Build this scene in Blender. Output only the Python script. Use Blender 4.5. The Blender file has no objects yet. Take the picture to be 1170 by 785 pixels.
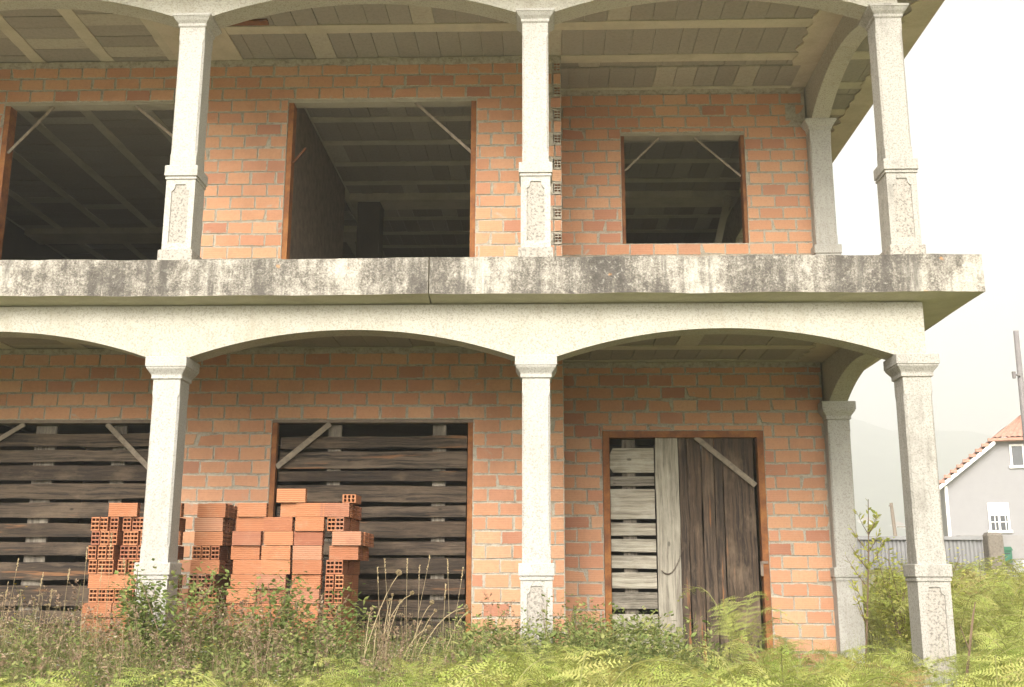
import bpy, math, random
from math import sin, cos, pi, radians, sqrt, atan2
from mathutils import Vector, Matrix, noise as mnoise
random.seed(11)
R = random.uniform
scene = bpy.context.scene
COL = scene.collection

# ------------------------------------------------------------------ helpers
class MB:
    """collects faces, builds ONE mesh object"""
    def __init__(s): s.v=[]; s.f=[]; s.m=[]; s.e={}
    def quad(s,a,b,c,d,m=0):
        i=len(s.v); s.v+=[a,b,c,d]; s.f.append((i,i+1,i+2,i+3)); s.m.append(m)
    def tri(s,a,b,c,m=0):
        i=len(s.v); s.v+=[a,b,c]; s.f.append((i,i+1,i+2)); s.m.append(m)
    def add(s,vs,fs,m=0):
        i=len(s.v); s.v+=[tuple(v) for v in vs]
        for f in fs: s.f.append(tuple(k+i for k in f)); s.m.append(m)
    def box(s,x0,x1,y0,y1,z0,z1,m=0,j=0.0):
        vs=[(x+R(-j,j),y+R(-j,j),z+R(-j,j)) for x in(x0,x1) for y in(y0,y1) for z in(z0,z1)]
        s.add(vs,[(0,1,3,2),(4,6,7,5),(0,4,5,1),(2,3,7,6),(0,2,6,4),(1,5,7,3)],m)
    def prism(s,poly,fn,m=0):
        """poly: 2D outline; fn(u,v,k) -> 3D point for side k in 0,1"""
        n=len(poly); a=[fn(u,v,0) for u,v in poly]; b=[fn(u,v,1) for u,v in poly]
        s.add(a+b,[tuple(range(n))[::-1],tuple(range(n,2*n))]+[(i,(i+1)%n,n+(i+1)%n,n+i) for i in range(n)],m)
    def tube(s,pts,rad,n=6,m=0,cap=True):
        pts=[Vector(p) for p in pts]; rs=rad if isinstance(rad,(list,tuple)) else [rad]*len(pts)
        vs=[];fs=[]
        for i,p in enumerate(pts):
            t=(pts[min(i+1,len(pts)-1)]-pts[max(i-1,0)]).normalized()
            a=t.orthogonal().normalized() if abs(t.z)>.9 else t.cross(Vector((0,0,1))).normalized()
            b=t.cross(a)
            for k in range(n):
                w=2*pi*k/n; vs.append(tuple(p+(a*cos(w)+b*sin(w))*rs[i]))
        for i in range(len(pts)-1):
            for k in range(n):
                fs.append((i*n+k,i*n+(k+1)%n,(i+1)*n+(k+1)%n,(i+1)*n+k))
        if cap: fs+= [tuple(range(n))[::-1],tuple(range((len(pts)-1)*n,len(pts)*n))]
        s.add(vs,fs,m)
    def mesh(s,name,mats):
        me=bpy.data.meshes.new(name); me.from_pydata(s.v,[],s.f)
        for m in mats: me.materials.append(m)
        if len(mats)>1: me.polygons.foreach_set('material_index',s.m)
        if s.e:
            at=me.attributes.new('edge','FLOAT','POINT')
            vals=[1.0]*len(s.v)
            for k,x in s.e.items(): vals[k]=x
            at.data.foreach_set('value',vals)
        me.update(); return me
    def build(s,name,mats,parent=None,smooth=False):
        if not isinstance(mats,(list,tuple)): mats=[mats]
        me=s.mesh(name,mats)
        if smooth: me.polygons.foreach_set('use_smooth',[True]*len(me.polygons))
        return link(name,me,parent)

def wloc(o):
    v=Vector((0,0,0))
    while o: v=v+o.location; o=o.parent
    return v
def link(name,me,parent=None):
    o=bpy.data.objects.new(name,me); COL.objects.link(o)
    if parent is not None:
        o.parent=parent; o.location=-wloc(parent)     # mesh keeps its place in the world
    return o
def tag(o,label=None,cat=None,group=None,kind=None):
    if label: o['label']=label
    if cat: o['category']=cat
    if group: o['group']=group
    if kind: o['kind']=kind
    return o
def empty(name,loc,label,cat,group=None):
    o=bpy.data.objects.new(name,None); COL.objects.link(o); o.location=loc
    o.empty_display_size=.2
    return tag(o,label,cat,group)
def ordinal(n): return ['first','second','third','fourth','fifth','sixth','seventh','eighth','ninth','tenth','eleventh','twelfth','thirteenth','fourteenth','fifteenth'][n-1]

# ------------------------------------------------------------------ materials
class NT:
    def __init__(s,name):
        s.mat=bpy.data.materials.new(name); s.mat.use_nodes=True
        s.t=s.mat.node_tree; s.b=s.t.nodes['Principled BSDF']; s.out=s.t.nodes['Material Output']
    def n(s,typ,ins=None,**kw):
        x=s.t.nodes.new(typ)
        for k,v in kw.items(): setattr(x,k,v)
        for k,v in (ins or {}).items():
            if isinstance(v,bpy.types.NodeSocket): s.t.links.new(v,x.inputs[k])
            else: x.inputs[k].default_value=v
        return x
    def obj(s): return s.n('ShaderNodeTexCoord').outputs['Object']
    def mapping(s,scale,vec=None,loc=(0,0,0)):
        return s.n('ShaderNodeMapping',{'Vector':vec or s.obj(),'Scale':scale,'Location':loc}).outputs[0]
    def noise(s,scale,detail=4,rough=.55,vec=None,dist=0):
        return s.n('ShaderNodeTexNoise',{'Vector':vec or s.obj(),'Scale':scale,'Detail':detail,'Roughness':rough,'Distortion':dist}).outputs['Fac']
    def voro(s,scale,vec=None,feature='F1',out='Distance'):
        return s.n('ShaderNodeTexVoronoi',{'Vector':vec or s.obj(),'Scale':scale},feature=feature).outputs[out]
    def ramp(s,fac,stops,interp='LINEAR'):
        r=s.n('ShaderNodeValToRGB',{'Fac':fac}); cr=r.color_ramp; cr.interpolation=interp
        while len(cr.elements)<len(stops): cr.elements.new(.5)
        for e,(p,c) in zip(cr.elements,stops):
            e.position=p; e.color=(c,c,c,1) if isinstance(c,(int,float)) else (*c,1)
        return r.outputs['Color']
    def mix(s,f,a,b,mode='MIX'):
        m=s.n('ShaderNodeMix',data_type='RGBA',blend_type=mode)
        for i,v in ((0,f),(6,a),(7,b)):
            if isinstance(v,bpy.types.NodeSocket): s.t.links.new(v,m.inputs[i])
            elif i==0: m.inputs[0].default_value=v
            else: m.inputs[i].default_value=(*v,1) if len(v)==3 else v
        return m.outputs[2]
    def math(s,op,a,b=0.0,c=0.0):
        x=s.n('ShaderNodeMath',operation=op)
        for i,v in enumerate((a,b,c)):
            if isinstance(v,bpy.types.NodeSocket): s.t.links.new(v,x.inputs[i])
            else: x.inputs[i].default_value=v
        return x.outputs[0]
    def bump(s,h,strength=.4,dist=.01,normal=None):
        ins={'Height':h,'Strength':strength,'Distance':dist}
        if normal is not None: ins['Normal']=normal
        return s.n('ShaderNodeBump',ins).outputs[0]
    def set(s,color=None,rough=None,normal=None,**kw):
        for k,v in (('Base Color',color),('Roughness',rough),('Normal',normal)):
            if v is None: continue
            if isinstance(v,bpy.types.NodeSocket): s.t.links.new(v,s.b.inputs[k])
            else: s.b.inputs[k].default_value=(*v,1) if k=='Base Color' else v
        for k,v in kw.items(): s.b.inputs[k].default_value=v
        return s.mat

def m_wall_brick():
    t=NT('wall_brick'); g=t.n('ShaderNodeNewGeometry').outputs['Random Per Island']
    base=t.ramp(g,[(0,(.45,.232,.128)),(.18,(.49,.265,.148)),(.36,(.40,.192,.107)),(.5,(.51,.295,.172)),(.66,(.465,.242,.132)),(.8,(.425,.205,.12)),(.92,(.32,.14,.085)),(1,(.52,.315,.188))])
    n1=t.noise(3.2,5,.6); n2=t.noise(45,4,.65)
    c=t.mix(t.ramp(n1,[(.35,0),(.75,.35)]),base,(.50,.265,.155))
    c=t.mix(t.ramp(n2,[(.45,0),(.8,.45)]),c,(.30,.135,.08))
    pale=t.noise(11,6,.7)
    c=t.mix(t.ramp(pale,[(.6,0),(.78,.4)]),c,(.46,.33,.24))
    sm=t.noise(5.5,6,.72,dist=.5)
    c=t.mix(t.ramp(sm,[(.635,0),(.69,.75)]),c,(.36,.32,.255))
    dk=t.noise(1.3,5,.7,vec=t.mapping((1,1,.5)))
    c=t.mix(t.ramp(dk,[(.55,0),(.75,.4)]),c,(.20,.10,.06))
    e=t.n('ShaderNodeAttribute',attribute_name='edge').outputs['Fac']
    nz=t.noise(28,5,.7)
    k=t.math('SUBTRACT',t.math('MULTIPLY',nz,1.25),e)
    mort=t.ramp(k,[(.30,0),(.5,1)])
    c=t.mix(mort,c,t.ramp(t.noise(60,3),[(.3,(.30,.27,.215)),(.7,(.44,.40,.325))]))
    z=t.n('ShaderNodeSeparateXYZ',{'Vector':t.obj()}).outputs['Z']
    gro=t.math('SINE',t.math('MULTIPLY',z,2*pi/.0195))
    h=t.math('ADD',t.math('MULTIPLY',gro,.12),t.math('ADD',t.math('MULTIPLY',n2,.5),t.math('MULTIPLY',mort,.5)))
    return t.set(c,.92,t.bump(h,.5,.004))
def m_mortar():
    t=NT('mortar'); n=t.noise(22,6,.7); n2=t.noise(120,3,.6)
    c=t.ramp(n,[(.3,(.20,.175,.135)),(.5,(.36,.325,.26)),(.75,(.46,.42,.345))])
    return t.set(c,.95,t.bump(t.math('ADD',n,t.math('MULTIPLY',n2,.6)),.9,.012))
def m_loose_brick():
    t=NT('loose_brick'); r=t.n('ShaderNodeObjectInfo').outputs['Random']
    base=t.ramp(r,[(0,(.31,.122,.05)),(.22,(.365,.155,.066)),(.45,(.25,.09,.04)),(.62,(.39,.175,.078)),(.75,(.325,.128,.054)),(.88,(.21,.073,.041)),(1,(.36,.195,.115))])
    sep=t.n('ShaderNodeSeparateXYZ',{'Vector':t.obj()})
    z=sep.outputs['Z']
    rz=t.math('ADD',t.math('MULTIPLY',r,7.3),z)
    st=t.noise(1,3,.5,vec=t.mapping((1.5,1.5,95)))
    c=t.mix(t.ramp(st,[(.4,0),(.7,.35)]),base,(.46,.20,.095))
    c=t.mix(t.ramp(t.noise(26,5,.7),[(.6,0),(.8,.5)]),c,(.44,.31,.21))
    c=t.mix(t.ramp(t.noise(9,6,.72,vec=t.n('ShaderNodeNewGeometry').outputs['Position']),[(.54,0),(.74,.45)]),c,(.38,.24,.15))
    c=t.mix(t.ramp(t.noise(6,6,.75,vec=t.n('ShaderNodeNewGeometry').outputs['Position']),[(.56,0),(.74,.6)]),c,(.17,.075,.045))
    gro=t.math('SINE',t.math('MULTIPLY',z,2*pi/.0157))
    c=t.mix(t.ramp(gro,[(.1,.4),(.45,0)]),c,(.20,.06,.028))
    h=t.math('ADD',t.math('MULTIPLY',gro,.5),t.math('MULTIPLY',t.noise(80,3),.5))
    return t.set(c,.85,t.bump(h,.45,.004))
def m_granite(name,base,dark,amt=.5,stain=(.16,.15,.13),stamt=.55,bumps=.35,scale=95):
    t=NT(name); v=t.noise(scale,3,.75); v2=t.noise(scale*2.7,2,.6)
    c=t.mix(t.ramp(v,[(.38,amt),(.50,0)]),base,dark)
    c=t.mix(t.ramp(v2,[(.62,0),(.75,.5)]),c,tuple(min(.85,x*1.3) for x in base))
    s1=t.noise(1.6,6,.68,vec=t.mapping((1.4,1.4,.55)))
    s2=t.noise(9,6,.7)
    sm=t.ramp(t.math('ADD',t.math('MULTIPLY',s1,.7),t.math('MULTIPLY',s2,.3)),[(.5,0),(.68,stamt)])
    c=t.mix(sm,c,stain)
    s3=t.noise(1,5,.65,vec=t.mapping((16,16,.9)))
    c=t.mix(t.math('MULTIPLY',t.ramp(s3,[(.54,0),(.72,.55)]),t.ramp(s1,[(.40,0),(.58,1)])),c,stain)
    c=t.mix(t.ramp(t.noise(4,6,.75),[(.6,0),(.72,.5)]),c,tuple(min(.8,x*1.25) for x in base))
    return t.set(c,.9,t.bump(t.math('ADD',v,t.math('MULTIPLY',s2,.6)),bumps,.006))
def m_lichen():
    t=NT('weathered_slab_edge')
    sp=t.noise(70,4,.8); big=t.noise(1.15,7,.72,vec=t.mapping((1,1,.8))); mid=t.noise(9,7,.72,vec=t.mapping((1,1,.75)),dist=.6)
    st=t.noise(1,4,.6,vec=t.mapping((14,14,1.2)))
    k=t.math('ADD',t.math('ADD',t.math('MULTIPLY',big,.75),t.math('MULTIPLY',mid,.20)),t.math('ADD',t.math('MULTIPLY',st,.22),t.math('MULTIPLY',sp,.40)))
    c=t.ramp(k,[(.60,(.46,.44,.385)),(.705,(.37,.35,.30)),(.76,(.24,.22,.185)),(.815,(.12,.108,.09)),(.90,(.065,.058,.05))])
    w=t.noise(17,5,.75,dist=.4)
    c=t.mix(t.ramp(w,[(.55,0),(.70,.6)]),c,(.50,.475,.41))
    dr=t.noise(1,5,.7,vec=t.mapping((9,9,.8),None,(3,1,0)))
    c=t.mix(t.ramp(dr,[(.56,0),(.68,.7)]),c,(.085,.077,.066))
    o=t.voro(3.1,out='Distance'); o2=t.noise(30,3)
    c=t.mix(t.ramp(t.math('ADD',o,t.math('MULTIPLY',o2,.16)),[(.10,.8),(.15,0)]),c,(.52,.24,.07))
    return t.set(c,.95,t.bump(t.math('ADD',sp,t.math('MULTIPLY',mid,1.5)),.7,.01))
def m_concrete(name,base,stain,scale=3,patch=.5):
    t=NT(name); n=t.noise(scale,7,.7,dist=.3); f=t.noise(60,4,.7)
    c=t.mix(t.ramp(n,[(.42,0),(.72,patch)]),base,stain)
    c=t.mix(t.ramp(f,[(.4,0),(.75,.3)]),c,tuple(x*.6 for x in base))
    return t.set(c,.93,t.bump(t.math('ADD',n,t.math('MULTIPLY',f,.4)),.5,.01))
def m_block():
    t=NT('ceiling_block'); g=t.n('ShaderNodeNewGeometry').outputs['Random Per Island']
    base=t.ramp(g,[(0,(.25,.23,.192)),(.35,(.27,.248,.205)),(.6,(.235,.214,.18)),(.87,(.285,.262,.217)),(.94,(.37,.34,.27)),(1,(.39,.36,.285))])
    n=t.noise(3,6,.7); f=t.noise(35,4,.7)
    c=t.mix(t.ramp(n,[(.5,0),(.75,.5)]),base,(.31,.28,.215))
    c=t.mix(t.ramp(f,[(.45,0),(.8,.4)]),c,(.105,.09,.072))
    return t.set(c,.95,t.bump(f,.5,.006))
def m_wood(name,cols,axis,grain=(.05,.04,.03),hi=None,streak=None):
    t=NT(name); g=t.n('ShaderNodeNewGeometry').outputs['Random Per Island']
    base=t.ramp(g,[(i/(len(cols)-1),c) for i,c in enumerate(cols)])
    sc=(1.1,40,40) if axis=='x' else (40,40,1.1)
    off=t.n('ShaderNodeCombineXYZ',{'X':t.math('MULTIPLY',g,31.),'Y':0.0,'Z':t.math('MULTIPLY',g,17.)}).outputs[0]
    p=t.n('ShaderNodeVectorMath',{0:t.obj(),1:off},operation='ADD').outputs[0]
    wv=t.noise(3.5,2,.5,vec=p)
    wo=t.n('ShaderNodeCombineXYZ',{'X':t.math('MULTIPLY',wv,0.0 if axis=='x' else .04),'Y':0.0,'Z':t.math('MULTIPLY',wv,.04 if axis=='x' else 0.0)}).outputs[0]
    p2=t.n('ShaderNodeVectorMath',{0:p,1:wo},operation='ADD').outputs[0]
    v=t.mapping(sc,p2)
    n=t.noise(1.0,6,.75,vec=v); n2=t.noise(4.5,4,.7,vec=v)
    h=hi or tuple(min(.7,x*2.1+.02) for x in cols[0])
    c=t.mix(t.ramp(n,[(.44,0),(.60,.95)]),base,grain)
    c=t.mix(t.ramp(n2,[(.56,0),(.70,.7)]),c,h)
    b=t.noise(2.6,5,.65,vec=t.mapping((1,1,2.2) if axis=='x' else (2.2,1,1),p))
    c=t.mix(t.ramp(b,[(.50,0),(.72,.75)]),c,h)
    b2=t.noise(1.9,5,.65,vec=t.mapping((1,1,2.5) if axis=='x' else (2.5,1,1),p,(5,5,5)))
    c=t.mix(t.ramp(b2,[(.52,0),(.7,.6)]),c,tuple(x*.45 for x in cols[0]))
    if streak:
        b3=t.noise(1.0,4,.6,vec=t.mapping((.9,12,12) if axis=='x' else (12,12,.9),p,(9,2,4)))
        c=t.mix(t.ramp(b3,[(.63,0),(.68,.8)]),c,streak)
    k=t.voro(2.6,vec=t.mapping((1,.2,1.9) if axis=='x' else (1.9,.2,1),p))
    c=t.mix(t.ramp(k,[(.045,.9),(.075,0)]),c,tuple(x*.35 for x in cols[0]))
    return t.set(c,.88,t.bump(t.math('ADD',n,t.math('MULTIPLY',n2,.5)),1.0,.008))
def m_rust(name='rusty_steel',k=1.0):
    t=NT(name); n=t.noise(6,7,.72); n2=t.noise(50,4,.7)
    c=t.ramp(n,[(.3,(.13*k,.045*k,.02*k)),(.5,(.27*k,.10*k,.028*k)),(.62,(.36*k,.15*k,.04*k)),(.75,(.19*k,.068*k,.03*k))])
    c=t.mix(t.ramp(n2,[(.5,0),(.8,.5)]),c,(.07,.03,.02))
    return t.set(c,.85,t.bump(n2,.4,.004))
def m_plain(name,col,rough=.8,var=.25,scale=12,metal=0):
    t=NT(name); n=t.noise(scale,5,.65)
    c=t.mix(t.ramp(n,[(.35,0),(.7,1)]),col,tuple(x*(1-var) for x in col))
    return t.set(c,rough,t.bump(n,.2,.01),Metallic=metal)
def m_leaf(name,stops,trans=.35,island=False,rough=.6):
    t=NT(name)
    r=t.n('ShaderNodeNewGeometry').outputs['Random Per Island'] if island else t.n('ShaderNodeObjectInfo').outputs['Random']
    c=t.ramp(r,stops)
    if not island:
        c=t.mix(t.ramp(t.noise(7,4,.6),[(.4,0),(.75,.5)]),c,stops[-1][1])
    t.set(c,rough); t.b.inputs['Specular IOR Level'].default_value=.25
    tr=t.n('ShaderNodeBsdfTranslucent',{'Color':c})
    mx=t.n('ShaderNodeMixShader',{0:trans,1:t.b.outputs[0],2:tr.outputs[0]})
    t.t.links.new(mx.outputs[0],t.out.inputs['Surface'])
    return t.mat

M=dict(
 brick=m_wall_brick(), mortar=m_mortar(), loose=m_loose_brick(),
 col=m_granite('granite_column',(.39,.378,.345),(.175,.165,.14),.6,(.26,.24,.20),.45,.6,82),
 colw=m_granite('weathered_granite',(.35,.335,.30),(.155,.145,.12),.65,(.14,.13,.11),.85,.7,78),
 panel=m_granite('pitted_panel',(.335,.31,.27),(.11,.10,.086),.8,(.16,.145,.12),.6,.8,55),
 beam=m_granite('granular_beam',(.395,.378,.32),(.17,.157,.12),.58,(.28,.255,.185),.5,.9,78),
 lichen=m_lichen(),
 under=m_concrete('slab_underside',(.50,.47,.365),(.27,.245,.175),2.2,.5),
 conc=m_concrete('raw_concrete',(.33,.30,.235),(.20,.18,.14),3),
 cement=m_concrete('cement_patch',(.47,.42,.32),(.25,.21,.145),2.4,.6),
 joist=m_concrete('joist_concrete',(.46,.42,.32),(.24,.215,.16),4),
 block=m_block(),
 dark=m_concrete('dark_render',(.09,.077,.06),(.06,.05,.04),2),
 wood=m_wood('dark_weathered_wood',[(.052,.034,.021),(.074,.049,.030),(.038,.025,.016),(.095,.067,.043),(.056,.037,.024),(.13,.098,.068)],'x',(.009,.006,.004),(.155,.112,.073),(.22,.105,.045)),
 batten=m_wood('grey_batten',[(.15,.13,.10),(.18,.155,.12)],'z',(.07,.058,.045)),
 pale=m_wood('pale_board',[(.40,.37,.295),(.35,.32,.25),(.43,.405,.325)],'x',(.19,.165,.125),(.47,.445,.375)),
 greyb=m_wood('grey_board',[(.21,.19,.15),(.25,.225,.18)],'x',(.09,.078,.06)),
 post=m_wood('pale_post',[(.32,.295,.235),(.345,.32,.255)],'z',(.15,.13,.10),(.39,.36,.29)),
 vert=m_wood('dark_upright_board',[(.08,.052,.033),(.105,.071,.046),(.062,.042,.028),(.088,.056,.034)],'z',(.011,.007,.005),(.20,.145,.095),(.30,.125,.045)),
 rust=m_rust('rusty_steel',.82), rustdark=m_rust('dark_rust',.6), chain=m_plain('old_chain',(.13,.10,.075),.7),
 brace=m_plain('weathered_brace',(.25,.205,.15),.8,.45,25),
 house=m_plain('lilac_render',(.27,.265,.268),.9,.06,3), white=m_plain('white_paint',(.78,.77,.74),.6,.06),
 tile=m_plain('orange_tile',(.46,.245,.18),.8,.35,5), glass=m_plain('dark_glass',(.05,.055,.06),.15,.2),
 curtain=m_plain('net_curtain',(.62,.61,.58),.8,.2,6),
 zinc=m_plain('galvanised_sheet',(.25,.25,.25),.55,.18,3), stone=m_granite('rough_stone',(.19,.165,.135),(.09,.08,.06),.6,(.09,.08,.065),.6,.8,30),
 green=m_plain('green_enamel',(.02,.12,.065),.5,.2), pole=m_plain('grey_pole',(.20,.185,.18),.8,.25,8), timber=m_plain('old_timber',(.22,.17,.13),.85,.4,9),
 grey=m_plain('grey_render',(.27,.26,.25),.9,.2,4),
)

# ------------------------------------------------------------------ camera geometry (fitted)
ZS=2.367; ZCEIL=4.93; ZLOW=2.06; GB=-.85          # slab top, upper ceiling, lower ceiling, ground by the house
XC=[-5.680,-2.874,-.069,2.763]; YC=8.0; YI=10.183
W1=9.48; W2=10.2; XS=.165; XE=2.66; XW=-7.6; YB=17.5

house=empty('unfinished_house',(-1.5,8.6,GB),'unfinished two storey orange brick house with arched granite verandas','house')

# ------------------------------------------------------------------ hollow brick geometry
def hollow(L,H,T,jit=0):
    """long axis x, thin axis y, height z; centred on base; six through holes (2 across, 3 up)"""
    def cuts(S,n):
        w=S*.14/ (n/2+.5) if n==2 else S*.11
        h=(S-w*(n+1))/n; o=[-S/2]
        for i in range(n): o+=[o[-1]+w,o[-1]+w+h]
        return o+[S/2]
    ys=cuts(T,2); zs=[z+H/2 for z in cuts(H,3)]
    ny,nz=len(ys),len(zs); v=[];f=[]
    for x in(-L/2,L/2):
        for z in zs:
            for y in ys: v.append((x,y,z))
    N=ny*nz
    for k in range(2):
        for j in range(nz-1):
            for i in range(ny-1):
                if i%2==1 and j%2==1: continue
                q=[k*N+j*ny+i,k*N+j*ny+i+1,k*N+(j+1)*ny+i+1,k*N+(j+1)*ny+i]
                f.append(tuple(q if k else q[::-1]))
    def tunnel(i0,i1,j0,j1,inner):
        c=[(j0*ny+i0),(j0*ny+i1),(j1*ny+i1),(j1*ny+i0)]
        for a in range(4):
            p,q=c[a],c[(a+1)%4]; fa=(p,q,N+q,N+p); f.append(fa[::-1] if inner else fa)
    tunnel(0,ny-1,0,nz-1,False)
    for j in range(1,nz-1,2):
        for i in range(1,ny-1,2): tunnel(i,i+1,j,j+1,True)
    return v,f

# ------------------------------------------------------------------ brick walls
BL,BH=.236,.1232
def add_brick(mb,fn,u0,u1,z0,z1,m=0):
    if u1-u0<.02 or z1-z0<.015: return
    d=R(-.0035,.0035); s=R(-.002,.002); k=[R(-.002,.002) for _ in range(8)]
    rings=[(0,.022,0),(0,.004,0),(.005,0,.25),(.024,-.0005,1)]
    base=len(mb.v); chip=random.randrange(4) if random.random()<.09 else -1; cx,cz=R(.008,.03),R(.006,.022)
    for ins,dep,ed in rings:
        i2=min(ins,(u1-u0)*.42); j2=min(ins,(z1-z0)*.42)
        for n,(u,z) in enumerate(((u0+i2,z0+j2),(u1-i2,z0+j2),(u1-i2,z1-j2),(u0+i2,z1-j2))):
            zz=z+s*(1 if n in(1,2) else -1)
            if n==chip: u+=cx*(1 if n in(0,3) else -1); zz+=cz*(1 if n<2 else -1)
            mb.e[len(mb.v)]=ed
            mb.v.append(fn(u+k[n],zz+k[n+4],dep+d))
    for r in range(3):
        for n in range(4):
            a=base+r*4+n; b=base+r*4+(n+1)%4
            mb.f.append((a,b,b+4,a+4)); mb.m.append(m)
    a=base+12; mb.f.append((a,a+1,a+2,a+3)); mb.m.append(m)

def brick_wall(name,u0,u1,z0,z1,fn,openings,zref,thick=.13,corner=False,seed=0,parent=house):
    rnd=random.Random(seed); mb=MB()
    # mortar core: cells around the openings
    us=sorted({u0,u1,*[o[0] for o in openings],*[o[1] for o in openings]}); us=[u for u in us if u0<=u<=u1]
    zs=sorted({z0,z1,*[o[2] for o in openings],*[o[3] for o in openings]}); zs=[z for z in zs if z0<=z<=z1]
    def solid(u,z): return not any(o[0]<u<o[1] and o[2]<z<o[3] for o in openings)
    G={}
    for i in range(len(us)-1):
        for j in range(len(zs)-1): G[i,j]=solid((us[i]+us[i+1])/2,(zs[j]+zs[j+1])/2)
    D0=.008
    if corner:
        us=[min(u,u1-.086) for u in us]
    for (i,j),s in G.items():
        if not s: continue
        a,b,c,d=us[i],us[i+1],zs[j],zs[j+1]
        mb.quad(fn(a,c,D0),fn(b,c,D0),fn(b,d,D0),fn(a,d,D0),1)
        mb.quad(fn(a,c,thick),fn(a,d,thick),fn(b,d,thick),fn(b,c,thick),1)
        for di,dj,p,q in((-1,0,(a,c),(a,d)),(1,0,(b,c),(b,d)),(0,-1,(a,c),(b,c)),(0,1,(a,d),(b,d))):
            if not G.get((i+di,j+dj),False):
                mb.quad(fn(*p,D0),fn(*q,D0),fn(*q,thick),fn(*p,thick),1)
    nrow0=int(math.floor((z0-zref)/BH)); nrow1=int(math.ceil((z1-zref)/BH))
    for r in range(nrow0,nrow1):
        ra=zref+r*BH; rb=ra+BH
        ra,rb=max(ra,z0),min(rb,z1)
        if rb-ra<.025: continue
        off=(r%2)*BL*.5+rnd.uniform(-.03,.03)
        segs=[(u0,u1,ra,rb)]
        ue=u1
        if corner and r%2==0: ue=u1-.15; segs=[(u0,ue,ra,rb)]
        for (a,b,c,d) in openings:
            new=[]
            for (s0,s1,q0,q1) in segs:
                if b<=s0 or a>=s1 or d<=q0+.004 or c>=q1-.004: new.append((s0,s1,q0,q1)); continue
                if s0<a: new.append((s0,a,q0,q1))
                if s1>b: new.append((b,s1,q0,q1))
                m0,m1=max(s0,a),min(s1,b)
                if c-q0>.03: new.append((m0,m1,q0,c))
                if q1-d>.03: new.append((m0,m1,d,q1))
            segs=new
        for (s0,s1,q0,q1) in segs:
            n=int(math.floor((s0-u0-off)/BL))
            u=u0+off+n*BL
            while u<s1:
                a,b=max(u,s0),min(u+BL,s1)
                if b-a>.03:
                    g=rnd.uniform(.004,.013) ; g2=rnd.uniform(.003,.0085)
                    if rnd.random()<.07: g+=.016
                    add_brick(mb,fn,a+(g/2 if a>s0+1e-4 else .003),b-(g/2 if b<s1-1e-4 else .003),q0+g2,q1-g2)
                u+=BL
        if corner and r%2: q=[fn(u,z,d) for u in(u1-.0855,u1-.002) for d in(.023,thick-.002) for z in(ra-.004,rb+.004)]; mb.add(q,[(0,1,3,2),(4,6,7,5),(0,4,5,1),(2,3,7,6),(0,2,6,4),(1,5,7,3)],1)
        if corner and r%2==0 and rb-ra>.1:
            hv,hf=hollow(.11,.092,.066)
            P=[fn(u1-.040+y, ra+.016+z, .058+x) for x,y,z in hv]
            for q in range(len(mb.v),len(mb.v)+2*len(P)): mb.e[q]=1
            mb.add(P,hf[:58],1); mb.add(P,hf[58:],0)
            for za,zb2 in((ra+.001,ra+.0155),(rb-.0145,rb-.001)): mb.quad(fn(u1-.0815,za,.002),fn(u1-.004,za,.003),fn(u1-.004,zb2,.002),fn(u1-.0815,zb2,.003),1)
            mb.quad(fn(u1-.145,ra+.002,.004),fn(u1-.082,ra+.002,.002),fn(u1-.082,rb-.002,.003),fn(u1-.145,rb-.002,.004),1)
    return mb.build(name,[M['brick'],M['mortar']],parent)

front1=lambda u,z,d:(u,W1+d,z)
front2=lambda u,z,d:(u,W2+d,z)
OL=(-5.24,-3.28); OM=(-2.462,-.648)               # the two bays of openings in the near wall
UT=4.508; LT=1.397
random.seed(3)
# one opening cuts the mortar core short at the corner (thickness of the hollow end bricks)
brick_wall('brick_wall',XW,XS,ZS,4.872,front1,[(*OL,ZS-1,UT),(*OM,ZS-1,UT)],UT-14*BH*1.0,corner=True,seed=1)
brick_wall('brick_wall',XW,XS,GB,2.012,front1,[(*OL,GB-1,LT),(*OM,GB-1,LT)],LT-20*BH,seed=2)
brick_wall('brick_wall',XS+.001,XE,ZS,4.885,front2,[(.778,2.03,3.262,4.44)],4.44-12*BH-.07,seed=3)
brick_wall('brick_wall',XS+.001,XE,GB,2.012,front2,[(.545,2.075,GB-1,1.385)],1.385-20*BH+.06,seed=4)
# return between the two planes and the gable side of the house
brick_wall('brick_wall',W1+.14,W2,ZS,4.872,lambda u,z,d:(XS-.004-d,u,z),[],UT-14*BH,seed=5)
brick_wall('brick_wall',W1+.14,W2,GB,2.012,lambda u,z,d:(XS-.004-d,u,z),[],LT-20*BH,seed=6)
brick_wall('brick_wall',W2+.135,YB,ZS,4.885,lambda u,z,d:(XE+.001-d,u,z),[(12.2,13.6,3.1,4.4)],UT-14*BH,seed=7)
brick_wall('brick_wall',W2+.135,YB,GB,2.012,lambda u,z,d:(XE+.001-d,u,z),[],LT-20*BH,seed=8)
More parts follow.
